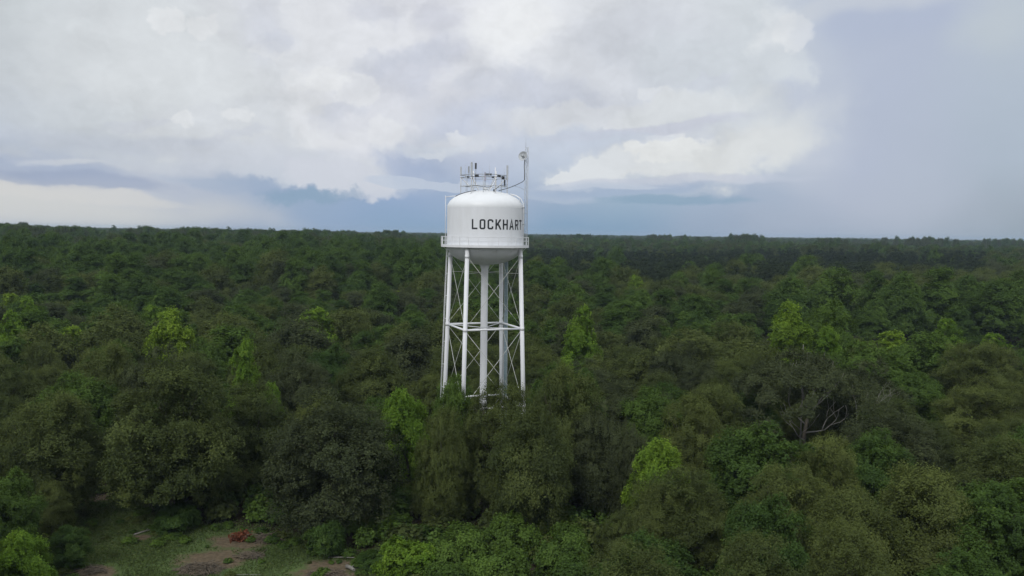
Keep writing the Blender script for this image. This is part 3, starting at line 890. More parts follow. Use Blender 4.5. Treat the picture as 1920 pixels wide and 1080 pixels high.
def crown_points(seed, W, H, z0, style, nl, leaf, lobes, lobe_r, up=.5):
    """leaf positions of a crown W wide whose foliage reaches from z0 to H.
    The crown is a set of boughs (lobes) round the dome; each bough carries sprays; each spray carries leaves."""
    g = np.random.default_rng(seed)
    C = []
    Rw = W / 2; hc = H - z0
    tries = 0
    while len(C) < lobes and tries < 4000:
        tries += 1
        if style == 'tall':
            t = g.uniform(0, 1) ** .9; rr = Rw * (1 - .78 * t ** 1.3) * .86 * g.uniform(.35, 1) ** .7; a = g.uniform(0, 2 * PI)
            c = np.array([rr * math.cos(a), rr * math.sin(a), z0 + hc * (.05 + .88 * t)])
        elif style == 'peak':
            t = g.uniform(0, 1); a = g.uniform(0, 2 * PI)
            prof_ = Rw * (1 - .9 * t ** .8) + (.12 * Rw if int(t * 5) % 2 else 0); rr = prof_ * .9 * g.uniform(.3, 1) ** .6
            c = np.array([rr * math.cos(a), rr * math.sin(a), z0 + hc * (.05 + .9 * t)])
        elif style == 'pine':
            t = g.uniform(0, 1); rr = Rw * (1 - t * .85) * .8 * g.uniform(.3, 1); a = g.uniform(0, 2 * PI)
            c = np.array([rr * math.cos(a), rr * math.sin(a), z0 + hc * (.1 + .86 * t)])
        elif style == 'umbrella':
            a = g.uniform(0, 2 * PI); q = math.sqrt(g.uniform(0.02, 1))
            c = np.array([Rw * .9 * q * math.cos(a), Rw * .9 * q * math.sin(a), H - lobe_r * .5 - hc * .62 * q ** 2.2 + g.normal() * .35])
        else:
            v = g.normal(size=3); v /= np.linalg.norm(v)
            if v[2] < -.75: continue
            q = g.uniform(.62, 1.0)
            # domed: wide shoulders, skirt falling towards the ground
            zz = v[2] if v[2] > 0 else v[2] * 1.0
            c = np.array([v[0] * (Rw - lobe_r * .8) * q, v[1] * (Rw - lobe_r * .8) * q, z0 + hc * .40 + zz * (hc * (.60 if zz > 0 else .50) - lobe_r * .7) * q])
        if any(np.linalg.norm(c - d[:3]) < lobe_r * (.80 if tries < 1500 else .6) for d in C): continue
        C.append(np.append(c, lobe_r * g.uniform(.65, 1.25)))
    C = np.array(C)
    ctr = np.array([0, 0, z0 + hc * .35])
    per = max(3, int(nl / len(C)))
    Ps, Ns, Ss, Ts = [], [], [], []
    for c in C:
        r = c[3]; cc = c[:3]
        outd = cc - ctr; outd /= (np.linalg.norm(outd) + 1e-6)
        flat = .42 if style == 'umbrella' else (.55 if style == 'pine' else .8)
        ns = max(6, int(26 * (r / lobe_r) ** 2))
        v = unit(g.normal(size=(ns, 3)) + outd * .55 + np.array([0, 0, up]))
        spray = cc + v * np.array([r, r, r * flat]) * g.uniform(.72, 1.08, (ns, 1))
        npl = max(3, int(per * (r / lobe_r) ** 2 / ns))
        sr = r * .30
        ltone = g.uniform(.2, .8)
        for k in range(ns):
            q = g.normal(size=(npl, 3)) * np.array([1, 1, .8]) * sr * .55
            # some leaves follow upright twigs that break the outline
            tw = g.uniform(0, 1, npl) < .18
            q[tw] = np.stack([g.normal(size=tw.sum()) * sr * .15, g.normal(size=tw.sum()) * sr * .15, g.uniform(0, 1.9, tw.sum()) * sr], 1)
            p = spray[k] + q
            nrm = unit(v[k] * .6 + outd * .35 + np.array([0, 0, .5]) + unit(g.normal(size=(npl, 3))) * .62)
            Ps.append(p); Ns.append(nrm)
            Ss.append(leaf * g.uniform(.6, 1.35, npl))
            st = ltone + g.normal() * .10
            Ts.append(np.clip(st + g.normal(size=npl) * .09, 0, 1))
    # inner leaves so that the crown is not hollow
    ni = int(nl * .14)
    v = unit(g.normal(size=(ni, 3))); q = g.uniform(0, .8, (ni, 1)) ** .5
    if style in ('umbrella',):
        pi_ = np.zeros((0, 3))
    else:
        k = C[g.integers(0, len(C), ni)][:, :3]
        pi_ = ctr + (k - ctr) * q + v * lobe_r * .4
    if len(pi_):
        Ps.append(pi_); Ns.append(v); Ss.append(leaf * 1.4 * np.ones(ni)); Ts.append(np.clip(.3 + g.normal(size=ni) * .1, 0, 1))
    P = np.concatenate(Ps); Nn = np.concatenate(Ns); S = np.concatenate(Ss); T = np.concatenate(Ts)
    # true the crown up to the height and width asked for
    kz = (H - z0) / max(.1, np.percentile(P[:, 2], 99.93) - z0)
    kw = Rw / max(.1, np.percentile(np.hypot(P[:, 0], P[:, 1]), 99.0))
    for A in (P, C):
        A[:, 2] = z0 + (A[:, 2] - z0) * kz; A[:, 0] *= kw; A[:, 1] *= kw
    P[:, 2] = np.maximum(P[:, 2], .15)
    return P, Nn, S, T, C

def trunk_mesh(seed, H, C, style, mat, thick=.32, nlimb=7):
    g = random.Random(seed); m = MB()
    hb = H * (.30 if style not in ('tall', 'pine') else .85)
    top = Vector((g.uniform(-.3, .3), g.uniform(-.3, .3), hb))
    pts = [Vector((0, 0, -.4)), Vector((0, 0, .1)), top * .5 + Vector((g.uniform(-.15, .15), g.uniform(-.15, .15), 0)), top]
    m.tube(pts, [thick * 1.35, thick, thick * .82, thick * (.6 if style not in ('tall', 'pine') else .15)], 9)
    idx = list(range(len(C))); g.shuffle(idx)
    for i in idx[:nlimb]:
        c = Vector(C[i][:3])
        s = pts[3] if style not in ('tall', 'pine') else Vector((0, 0, max(H * .15, c.z - H * .18)))
        k = s.lerp(c, .45) + Vector((g.uniform(-.4, .4), g.uniform(-.4, .4), .5))
        m.tube([s - Vector((0, 0, .2)), k, c], [thick * .45, thick * .26, thick * .07], 6)
        for q in range(2):
            e = c + Vector((g.uniform(-1, 1), g.uniform(-1, 1), g.uniform(0, 1))) * C[i][3] * .8
            m.tube([k, k.lerp(e, .5) + Vector((0, 0, .15)), e], [thick * .16, thick * .1, thick * .03], 5)
    me = bpy.data.meshes.new('trunk'); me.from_pydata(m.v, [], m.f); me.polygons.foreach_set('use_smooth', m.sm); me.materials.append(mat)
    return me

PROTO = {}
def proto(key, seed, W, H, z0, style, nl, leaf, lobes, lobe_r, sp, up=.5, bark=None, thick=.3, nlimb=13, aspect=1.7):
    P, Nn, S, T, C = crown_points(seed, W, H, z0, style, nl, leaf, lobes, lobe_r, up)
    cm = leaves_mesh('crown', P, Nn, S, T, LM[sp], aspect)
    tm = trunk_mesh(seed, H, C, style, bark or M_BARK, thick, nlimb)
    PROTO[key] = (cm, tm, W, H)

# near trees (full detail)
NL = 88000
proto('oakA', 1, 12, 15, .4, 'dome', NL, .118, 64, 1.7, 'oak')
proto('oakB', 2, 12, 15, .3, 'dome', NL, .112, 80, 1.45, 'oak')
proto('oakC', 3, 12, 15, .5, 'dome', NL, .122, 54, 2.0, 'oak')
proto('shadeA', 4, 12, 15, .4, 'dome', NL, .116, 72, 1.55, 'shade')
proto('greenA', 5, 11, 15, .5, 'dome', 60000, .155, 56, 1.55, 'green')
proto('greenB', 6, 9, 15, .6, 'tall', 50000, .155, 56, 1.35, 'green')
proto('brightA', 7, 9.5, 15, 1.2, 'tall', 40000, .165, 46, 1.25, 'bright')
proto('brightB', 8, 10, 13, .8, 'dome', 40000, .165, 44, 1.4, 'bright')
proto('brightC', 12, 11, 15, 1.0, 'peak', 36000, .17, 60, 1.25, 'bright')
proto('bushG', 9, 6, 4.5, .1, 'dome', 22000, .13, 28, .9, 'green', thick=.1, nlimb=4)
proto('bushB', 10, 6, 5.5, .1, 'dome', 22000, .135, 28, .9, 'bright', thick=.1, nlimb=4)
# medium distance
NM = 26000
proto('oakM', 21, 12, 15, .8, 'dome', NM, .235, 46, 1.8, 'oak', nlimb=3, aspect=1.4)
proto('oakN', 22, 12, 15, .8, 'dome', NM, .23, 40, 2.1, 'oak', nlimb=3, aspect=1.4)
proto('shadeM', 23, 12, 15, .8, 'dome', NM, .235, 46, 1.8, 'shade', nlimb=3, aspect=1.4)
proto('greenM', 24, 12, 17, 1.5, 'dome', NM, .255, 42, 2.0, 'green', nlimb=3, aspect=1.4)
proto('greenN', 25, 11, 17, 1.5, 'tall', NM, .255, 40, 1.8, 'green', nlimb=3, aspect=1.4)
proto('brightM', 26, 10.5, 15, 1.5, 'tall', 20000, .25, 38, 1.6, 'bright', nlimb=3, aspect=1.4)
# far away
def far_proto(key, seed, W, H, z0, style, n, leaf, lobes, lr, sp):
    P, Nn, S, T, C = crown_points(seed, W, H, z0, style, n, leaf, lobes, lr, .7)
    me = leaves_mesh('far_crown', P, Nn, S, T, LM[sp], 1.2)
    o = bpy.data.objects.new('far_crown', me)
    return o
FAR = [far_proto('f0', 31, 13, 15, 2, 'dome', 6500, .46, 22, 2.5, 'oak'),
       far_proto('f1', 32, 12.5, 16, 2, 'dome', 6500, .46, 20, 2.6, 'green'),
       far_proto('f2', 33, 12, 14, 2, 'dome', 6500, .46, 18, 2.7, 'shade'),
       far_proto('f3', 34, 8, 18, 6, 'pine', 4200, .42, 24, 1.6, 'pine'),
       far_proto('f4', 35, 11, 17, 2, 'tall', 6000, .46, 24, 2.1, 'green')]
MID = [bpy.data.objects.new('mid_crown', PROTO[k][0]) for k in ('oakM', 'greenM', 'shadeM', 'greenN', 'oakN', 'brightM')]

# ---- which trees stand where
TREES = []      # dict(x,y,key,H,W,tint,rot,label,kindname)
def depth_for(px, py, H):
    p = at_height(px, py, H)
    return p
def hero(px, py, H, wpx, key, tint, label, d=None, name=None, cat=None):
    if d is not None:
        r = ray(px, py); t = d / r.y
        x, y, ztop = r.x * t, d, EYE + r.z * t
        H = ztop - th(x, y)
    else:
        p = at_height(px, py, H); x, y = p.x, p.y
    W = wpx / FPX * y
    TREES.append(dict(x=x, y=y, key=key, H=H, W=W, tint=tint, label=label, hero=True, name=name, cat=cat))

hero(320, 682, 0, 262, 'oakB', .15, 'huge dark olive oak with rounded crown standing behind the grassy clearing', 99)
hero(100, 735, 0, 215, 'oakA', .35, 'broad olive oak left of the huge oak, above the clearing\'s left corner', 99)
hero(630, 728, 0, 265, 'shadeA', .1, 'wide dark grey-green oak right of the clearing, left of the tower', 95)
hero(942, 716, 0, 165, 'oakB', .45, 'feathery olive oak hiding the foot of the tower\'s right legs', 101)
hero(1065, 684, 0, 170, 'oakA', .55, 'tall pale olive oak just right of the tower\'s right leg', 107)
hero(1000, 752, 0, 160, 'oakC', .2, 'dark olive oak below the tower, in front of the pale olive one', 94)
hero(1130, 745, 0, 130, 'shadeA', .45, 'dull grey-green oak right of the pale olive oak by the tower', 101)
hero(852, 702, 0, 88, 'greenA', 1.0, 'slim fresh green tree in front of the tower\'s two left legs', 105)
hero(832, 762, 0, 120, 'oakA', .5, 'olive tree under the slim fresh green one below the tower', 98)
hero(895, 752, 0, 90, 'oakC', .6, 'small olive tree between the slim green tree and the feathery oak', 104)
hero(762, 726, 0, 112, 'brightB', .0, 'bright green tree between the wide dark oak and the tower', 110)
hero(1228, 898, 0, 130, 'oakC', .55, 'olive round tree directly below the vivid yellow-green one', 83)
hero(1240, 818, 0, 138, 'brightB', .35, 'vivid yellow-green tree with billowing top, right of and below the tower', 91)
hero(457, 636, 0, 92, 'brightA', .05, 'narrow bright green tree with pointed top behind the huge oak', 122)
hero(505, 715, 0, 70, 'brightB', .0, 'small bright green tree at the foot of the narrow pointed one', 117)
hero(322, 578, 0, 150, 'brightC', .75, 'vivid yellow-green tree with ragged peak, left of the tower', 150)
hero(385, 632, 0, 80, 'greenA', .8, 'green tree leaning on the right side of the ragged yellow-green peak', 148)
hero(1482, 566, 0, 140, 'brightC', .45, 'tallest yellow-green tree at the right, with an upright plumed top', 165)
hero(1556, 560, 0, 112, 'greenA', 1.0, 'fresh green rounded tree just right of the plumed yellow-green one', 172)
hero(1555, 612, 0, 90, 'brightA', .1, 'bright green tree in front of the fresh green rounded one', 158)
hero(1092, 572, 0, 84, 'brightM', .0, 'bright green tree with domed top, behind and right of the tower', 176)
hero(1630, 640, 0, 170, 'greenA', .95, 'broad fresh green tree behind the grey-limbed spreading tree', 146)
hero(1712, 700, 0, 130, 'greenA', .6, 'mid green tree right of the grey-limbed spreading tree', 136)
hero(1862, 624, 0, 96, 'brightM', .1, 'low rounded bright green tree near the right edge', 190)
hero(1775, 596, 0, 80, 'brightM', .0, 'bright green tree in front of the dark gap at the far right', 205)
hero(1300, 735, 0, 120, 'oakA', .95, 'pale yellowish olive tree between the tower and the spreading tree', 107)
hero(1190, 790, 0, 90, 'shadeA', .7, 'grey-green tree above the vivid yellow-green one', 97)
hero(1420, 788, 0, 190, 'greenA', .35, 'mid green tree in front of the grey-limbed spreading tree', 92)
hero(1555, 815, 0, 170, 'oakB', .9, 'yellow-olive tree right below the grey-limbed spreading tree', 88)
hero(1290, 878, 0, 170, 'oakB', .3, 'dark olive tree right of the vivid yellow-green one, near the bottom', 84)
hero(1740, 872, 0, 230, 'oakA', .8, 'large yellow-olive tree in the lower right of the wood', 78)
hero(1880, 905, 0, 190, 'greenA', .3, 'mid green tree at the lower right edge', 74)
hero(1600, 915, 0, 190, 'oakC', .6, 'olive tree with lumpy crown in the lower right', 75)
hero(1440, 925, 0, 180, 'greenA', .2, 'dark green leafy tree left of the lumpy olive one, low in the picture', 73)
hero(1830, 722, 0, 170, 'oakB', .8, 'yellow-olive round tree near the right edge, halfway down', 124)
hero(1910, 800, 0, 130, 'greenA', .5, 'mid green tree cut by the right edge, below halfway', 102)
hero(15, 880, 0, 110, 'greenA', .5, 'mid green tree at the left edge above the clearing', 84)
hero(45, 990, 0, 110, 'brightB', .0, 'bright green young tree in the bottom left corner', 74)
hero(95, 900, 0, 80, 'oakA', .75, 'small yellow-olive sapling left of the clearing', 92)
hero(130, 985, 0, 75, 'greenA', .15, 'dark green bushy tree on the clearing\'s left rim', 84)
hero(22, 582, 0, 84, 'brightM', .15, 'bright green tree crown at the left edge, far behind the oaks', 178)
hero(55, 555, 0, 70, 'brightM', .05, 'green-yellow domed tree beyond the one at the left edge', 205)
hero(700, 800, 0, 100, 'greenB', .35, 'dark green narrow tree right of the wide grey-green oak', 98)
hero(200, 640, 0, 150, 'oakA', .6, 'yellowish olive tree in front and left of the ragged yellow-green peak', 128)
hero(560, 655, 0, 150, 'shadeA', .6, 'dull olive tree behind the wide dark oak', 130)
hero(700, 650, 0, 150, 'oakC', .3, 'dark olive oak midway between the narrow bright tree and the tower', 135)
hero(760, 1010, 0, 120, 'bushB', .0, 'bright green bush at the bottom, left of centre', 82, 'leafy_bush', 'bush')
hero(860, 985, 0, 120, 'bushG', .9, 'low green bush below the tower at the bottom', 84, 'leafy_bush', 'bush')
hero(960, 965, 0, 110, 'bushG', 1.0, 'green bush right of centre below the feathery oak', 88, 'leafy_bush', 'bush')
hero(1060, 985, 0, 120, 'bushG', .7, 'green bush at the bottom, below the dark olive oak', 82, 'leafy_bush', 'bush')
hero(1165, 960, 0, 110, 'oakC', .4, 'small olive tree at the bottom, below the vivid yellow-green one', 82)
hero(930, 1030, 0, 150, 'bushG', .8, 'wide green bush cut by the bottom edge at the centre', 78, 'leafy_bush', 'bush')
hero(1090, 1045, 0, 140, 'bushG', .4, 'dark green bush cut by the bottom edge, right of centre', 76, 'leafy_bush', 'bush')
hero(610, 975, 0, 80, 'bushG', .2, 'dark bush beneath the wide dark grey-green oak', 89, 'leafy_bush', 'bush')
hero(330, 948, 0, 100, 'bushG', .0, 'low dark scrub in the shade under the huge oak', 95.5, 'leafy_bush', 'bush')
hero(840, 1050, 0, 110, 'bushG', .5, 'green bush cut by the bottom edge, left of the widest one', 77, 'leafy_bush', 'bush')
hero(700, 1035, 0, 70, 'bushG', .2, 'small dark bush between the clearing and the bright bush', 86, 'leafy_bush', 'bush')
UMB = at_height(1505, 655, 18.7)
# the line of tall trees on the right, with a dark gap before it
g = random.Random(5)
for i, (px, py, w, key, tint) in enumerate([(1478, 518, 84, 'greenM', .35), (1565, 500, 96, 'greenM', .75), (1640, 506, 74, 'greenN', .6), (1692, 508, 80, 'greenM', .55),
        (1762, 500, 92, 'greenN', .7), (1812, 514, 76, 'greenM', .4), (1880, 522, 96, 'greenM', .5), (1925, 505, 90, 'greenM', .6)]):
    hero(px, py, 0, w * 1.12, key, tint, ['first', 'second', 'third', 'fourth', 'fifth', 'sixth', 'seventh', 'eighth'][i] + ' from the left in the line of tall green trees at the right', 268 + (i % 3) * 7)

TREE_R = 4.0
occ = {}
def cell(x, y): return int(x // 10), int(y // 10)
def add_occ(t): occ.setdefault(cell(t['x'], t['y']), []).append(t)
for t in TREES: add_occ(t)
def free(x, y, rad):
    cx0, cy0 = cell(x, y)
    for i in range(cx0 - 2, cx0 + 3):
        for j in range(cy0 - 2, cy0 + 3):
            for t in occ.get((i, j), ()):
                if math.hypot(x - t['x'], y - t['y']) < max(rad, t['W'] * (.50 if t['hero'] else .60)): return False
    return True

def visible_limit(x, y):
    """largest height that leaves the clearing, the tower legs and the bush belt free to be seen"""
    p = project(x, y, 0)
    if p is None: return 99
    px = p[0]; d = y
    lim = 99
    if d < 97 and 100 < px < 700: lim = 0
    elif d < 92 and 640 < px < 1150: lim = 0 if d > 74 else 99
    if d < 74 and 600 < px < 1170: lim = min(lim, 34.4 - (1085 - 437) * d / FPX - .5)
    if d <= 86 and -150 < px <= 640: lim = 0
    return lim

cand = []
gg = np.random.default_rng(77)
n_try = 0
while n_try < 9000:
    n_try += 1
    r = math.sqrt(gg.uniform(50 ** 2, 330 ** 2)); a = gg.uniform(R_(-38), R_(38))
    x, y = r * math.sin(a), r * math.cos(a)
    if y < 50: continue
    zl = vnoise(x, y, 26, 9)
    spacing = 6.6 + .011 * y
    if not free(x, y, spacing): continue
    if math.hypot(x - TX, y - TY) < 10.5: continue
    if math.hypot(x - UMB.x, y - UMB.y) < 10: continue
    if poly_dist(x, y, CLW) > -4.5: continue
    lim = visible_limit(x, y)
    if lim < 3.5: continue
    px = 960 + FPX * x / y
    H = 13.0 + 2.3 * gg.normal() + 2.0 * zl
    sp = gg.random(); zone = vnoise(x, y, 40, 2)
    if 1400 < px and 196 < y < 262:          # low scrub and shade in front of the tall line
        if y > 226: continue
        H = 6.5 + gg.uniform(-1, 1.5)
        key = 'shadeM' if sp < .5 else 'oakM'
    elif y < 160:
        key = ['oakA', 'oakB', 'oakC', 'shadeA', 'greenA', 'greenB'][int(gg.choice(6, p=[.24, .22, .16, .16, .15, .07]))]
        if y < 90 and px > 1150: H = min(H, 12.5); key = ['oakA', 'oakB', 'greenA'][int(gg.integers(0, 3))]
    else:
        pg = .25 if y < 200 else .55
        if sp < pg: key = 'greenM' if gg.random() < .6 else 'greenN'
        elif sp < pg + .18: key = 'shadeM'
        else: key = 'oakM' if gg.random() < .5 else 'oakN'
        if gg.random() < .03: key = 'brightM'
    H = min(max(H, 6), 18.5, lim)
    # keep the upper half of the tower's legs in view
    if y < TD and 805 < px < 1010: H = min(H, 34.4 - (735 - 437) * y / FPX)
    if H < 4: continue
    W = max(5.5, min(16.5, H * gg.uniform(.62, .95) * (1.15 if y > 160 else 1.0)))
    t = dict(x=x, y=y, key=key, H=H, W=W, tint=float(np.clip(gg.normal(.45 + .25 * zone, .25), 0, 1)), hero=False, label=None, name=None, cat=None)
    TREES.append(t); add_occ(t)

# crowns in the frame come first, largest in the picture first
for t in TREES:
    t['z'] = th(t['x'], t['y'])
    p = project(t['x'], t['y'], t['z'] + t['H'] * .8)
    t['px'] = p
    t['inview'] = -40 < p[0] < 1960 and p[1] < 1120
    t['size'] = t['W'] / t['y']
things = [t for t in TREES if t['inview'] and (t['hero'])]
rest = sorted([t for t in TREES if t['inview'] and not t['hero']], key=lambda t: t['y'])
NMAX = 296 - len(things)
R_CUT = rest[min(NMAX, len(rest) - 1)]['y']
things += rest[:NMAX]
ids = {id(t) for t in things}
others = [t for t in TREES if id(t) not in ids]
print('trees', len(TREES), 'things', len(things), 'cut', R_CUT)

BANDS = [(0, 76, 'nearest row at the picture\'s foot'), (76, 88, 'second row from the picture\'s foot'), (88, 100, 'row just nearer than the tower'), (100, 113, 'row level with the tower'),
         (113, 124, 'first row behind the tower'), (124, 136, 'second row behind the tower'), (136, 148, 'third row behind the tower'), (148, 161, 'fourth row behind the tower'),
         (161, 175, 'fifth row behind the tower'), (175, 190, 'sixth row behind the tower'), (190, 206, 'seventh row behind the tower'), (206, 214, 'eighth row behind the tower'), (214, 222, 'ninth row behind the tower'), (222, 230, 'tenth row behind the tower'), (230, 9999, 'hindmost row of separate crowns')]
ORD = ['leftmost', 'second', 'third', 'fourth', 'fifth', 'sixth', 'seventh', 'eighth', 'ninth', 'tenth', 'eleventh', 'twelfth', 'thirteenth', 'fourteenth', 'fifteenth', 'sixteenth', 'seventeenth',
       'eighteenth', 'nineteenth', 'twentieth', 'twenty-first', 'twenty-second', 'twenty-third', 'twenty-fourth', 'twenty-fifth', 'twenty-sixth', 'twenty-seventh', 'twenty-eighth', 'twenty-ninth', 'thirtieth',
       'thirty-first', 'thirty-second', 'thirty-third', 'thirty-fourth', 'thirty-fifth', 'thirty-sixth', 'thirty-seventh', 'thirty-eighth', 'thirty-ninth', 'fortieth']
def colour_word(t):
    k, ti = t['key'], t['tint']
    if k.startswith('oak'): return 'dark olive' if ti < .35 else ('olive' if ti < .65 else 'pale olive')
    if k.startswith('shade'): return 'dark grey-green' if ti < .5 else 'grey-green'
    if k.startswith('bright'): return 'bright green'
    return 'dark green' if ti < .35 else ('mid green' if ti < .7 else 'fresh green')
for lo, hi, nm in BANDS:
    row = sorted([t for t in things if not t['hero'] and lo <= t['y'] < hi], key=lambda t: t['x'] / t['y'])
    for i, t in enumerate(row):
        o = ORD[min(i, len(ORD) - 1)]
        o = o if o == 'leftmost' else o + ' from left'
        if i == len(row) - 1: o = 'rightmost'
        t['label'] = f"{colour_word(t)} {'narrow' if t['key'] in ('greenB', 'greenN', 'brightA', 'brightM') else 'round'} tree, {o} in the {nm}"

KN = {'oak': ('oak_tree', 'tree'), 'shade': ('oak_tree', 'tree'), 'green': ('broadleaf_tree', 'tree'), 'bright': ('broadleaf_tree', 'tree'), 'bush': ('leafy_bush', 'bush')}
def kind_of(key):
    for k, v in KN.items():
        if key.startswith(k): return v
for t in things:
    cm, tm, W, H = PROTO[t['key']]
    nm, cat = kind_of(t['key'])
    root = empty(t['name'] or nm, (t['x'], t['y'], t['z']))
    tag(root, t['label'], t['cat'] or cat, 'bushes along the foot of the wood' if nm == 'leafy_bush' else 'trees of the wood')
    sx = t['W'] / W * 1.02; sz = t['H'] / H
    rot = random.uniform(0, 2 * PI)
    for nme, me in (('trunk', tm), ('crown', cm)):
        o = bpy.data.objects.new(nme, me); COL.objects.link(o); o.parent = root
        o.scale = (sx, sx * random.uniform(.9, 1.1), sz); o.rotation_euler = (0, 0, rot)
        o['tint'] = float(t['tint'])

# ---- the grey-limbed spreading tree
def spreading_tree():
    ut = empty('spreading_tree', (UMB.x, UMB.y, th(UMB.x, UMB.y)))
    tag(ut, 'wide dark spreading tree with bare pale grey limbs showing under its flat crown', 'tree', 'trees of the wood')
    Wd = 330 / FPX * UMB.y
    P, Nn, S, T, C = crown_points(91, Wd, 18.7, 5.0, 'umbrella', 80000, .15, 62, 1.9, .7)
    # thin the side that faces the camera, where the limbs show
    keep = ~((P[:, 1] < -.1 * Wd) & (P[:, 2] < 13.6) & (np.abs(P[:, 0] - .5) < 1.7))
    keep &= ~((P[:, 1] < -.22 * Wd) & (P[:, 2] < 11) & (P[:, 0] > 4.0) & (P[:, 0] < 7.0))
    P, Nn, S, T = P[keep], Nn[keep], S[keep], T[keep]
    me = leaves_mesh('crown', P, Nn, S, T, LM['shade'])
    o = bpy.data.objects.new('crown', me); COL.objects.link(o); o.parent = ut; o['tint'] = .5
    gl = random.Random(12)
    def limb(p, d, r, depth, m):
        L_ = gl.uniform(1.6, 2.9) * (1.15 if depth < 2 else .8)
        pts = [p]; q = p.copy(); dd_ = d.copy()
        for s in range(3):
            dd_ = (dd_ + Vector((gl.uniform(-.3, .3), gl.uniform(-.3, .3), gl.uniform(-.05, .25)))).normalized()
            q = q + dd_ * L_ / 3; pts.append(q.copy())
        m.tube(pts, [r * .72, r * .64, r * .55, r * .45], 6)
        if depth < 4:
            for k in range(2 if depth else 3):
                nd = (dd_ + Vector((gl.uniform(-.8, .8), gl.uniform(-.8, .8), gl.uniform(-.1, .5)))).normalized()
                limb(q, nd, r * .6, depth + 1, m)
    tr = MB(); tr.tube([(0, -.5, -.5), (.1, -.7, 3), (.2, -1.4, 7), (.3, -2.2, 10.0)], [.42, .32, .26, .2], 10)
    tr.build('trunk', M_BARK, ut)
    for (p, d, r) in (((.3, -2.2, 9.9), (-.35, -.5, 1), .2), ((.3, -2.2, 9.9), (.55, -.55, .9), .2), ((.25, -1.8, 8.4), (-1, -.3, .8), .16), ((.2, -1.5, 7.2), (1, -.8, .35), .17),
                      ((.3, -2.2, 9.9), (.1, -.2, 1), .18), ((.2, -1.4, 6.2), (-1, -.9, .25), .15)):
        m = MB(); limb(Vector(p), Vector(d).normalized(), r, 1, m); m.build('limb', M_PALE, ut)
    # the low bare bough on the right
    m = MB(); limb(Vector((3.4, -5.4, 6.2)), Vector((.9, -.1, .45)).normalized(), .16, 0, m)
    m.tube([(.15, -1.2, 5.0), (1.8, -3.4, 5.5), (3.4, -5.4, 6.2)], [.22, .2, .16], 7); m.build('limb', M_PALE, ut)
spreading_tree()

# ---- dead snags and bare twigs that show between the crowns
def snag(px, py, d, hgt, label):
    r = ray(px, py); t = d / r.y; x = r.x * t; zt = EYE + r.z * t; z0 = th(x, d)
    m = MB(); gs = random.Random(int(px)); Ht = zt - z0
    m.tube([(0, 0, -.3), (.15, 0, Ht * .5), (.05, .1, Ht)], [.16, .11, .04], 7)
    for k in range(5):
        zz = Ht * gs.uniform(.6, .92); a = gs.uniform(0, 2 * PI); l = gs.uniform(.8, 2)
        m.tube([(.08, 0, zz), (.08 + math.cos(a) * l * .5, math.sin(a) * l * .5, zz + l * .5), (.08 + math.cos(a) * l * .8, math.sin(a) * l * .8, zz + l)], [.07, .04, .015], 5)
    o = m.build('dead_tree', M_PALE, None, (x, d, z0)); tag(o, label, 'dead tree')
snag(587, 500, 318, 5, 'thin pale dead treetop among the far crowns, left of the tower')
snag(1506, 646, 128, 6, 'bare pale dead trunk poking up above the grey-limbed spreading tree')

# ---------------------------------------------------------------- the rest of the wood (nobody could count it)
def scatter(name, label, pts, attrs, protos, kind='stuff', cat='woodland'):
    me = bpy.data.meshes.new(name); me.vertices.add(len(pts)); me.vertices.foreach_set('co', np.asarray(pts, np.float32).reshape(-1))
    for k, v in attrs.items():
        if k == 'which':
            a = me.attributes.new(k, 'INT', 'POINT'); a.data.foreach_set('value', np.asarray(v, np.int32))
        elif k == 'size':
            a = me.attributes.new(k, 'FLOAT_VECTOR', 'POINT'); a.data.foreach_set('vector', np.asarray(v, np.float32).reshape(-1))
        else:
            a = me.attributes.new(k, 'FLOAT', 'POINT'); a.data.foreach_set('value', np.asarray(v, np.float32))
    o = bpy.data.objects.new(name, me); COL.objects.link(o)
    tag(o, label, cat, None, kind)
    ng = bpy.data.node_groups.new(name, 'GeometryNodeTree')
    ng.interface.new_socket('Geometry', in_out='INPUT', socket_type='NodeSocketGeometry')
    ng.interface.new_socket('Geometry', in_out='OUTPUT', socket_type='NodeSocketGeometry')
    gi = ng.nodes.new('NodeGroupInput'); go = ng.nodes.new('NodeGroupOutput')
    jn = ng.nodes.new('GeometryNodeJoinGeometry')
    for p in reversed(protos):
        oi = ng.nodes.new('GeometryNodeObjectInfo'); oi.inputs['Object'].default_value = p; oi.transform_space = 'ORIGINAL'
        oi.inputs['As Instance'].default_value = True
        ng.links.new(oi.outputs['Geometry'], jn.inputs[0])
    ip = ng.nodes.new('GeometryNodeInstanceOnPoints'); ip.inputs['Pick Instance'].default_value = True
    def na(nm, ty):
        q = ng.nodes.new('GeometryNodeInputNamedAttribute'); q.data_type = ty; q.inputs['Name'].default_value = nm; return q.outputs['Attribute']
    ng.links.new(gi.outputs[0], ip.inputs['Points']); ng.links.new(jn.outputs[0], ip.inputs['Instance'])
    ng.links.new(na('which', 'INT'), ip.inputs['Instance Index'])
    cx = ng.nodes.new('ShaderNodeCombineXYZ'); ng.links.new(na('turn', 'FLOAT'), cx.inputs[2])
    ng.links.new(cx.outputs[0], ip.inputs['Rotation'])
    ng.links.new(na('size', 'FLOAT_VECTOR'), ip.inputs['Scale'])
    ng.links.new(ip.outputs[0], go.inputs[0])
    md = o.modifiers.new('scatter', 'NODES'); md.node_group = ng
    return o

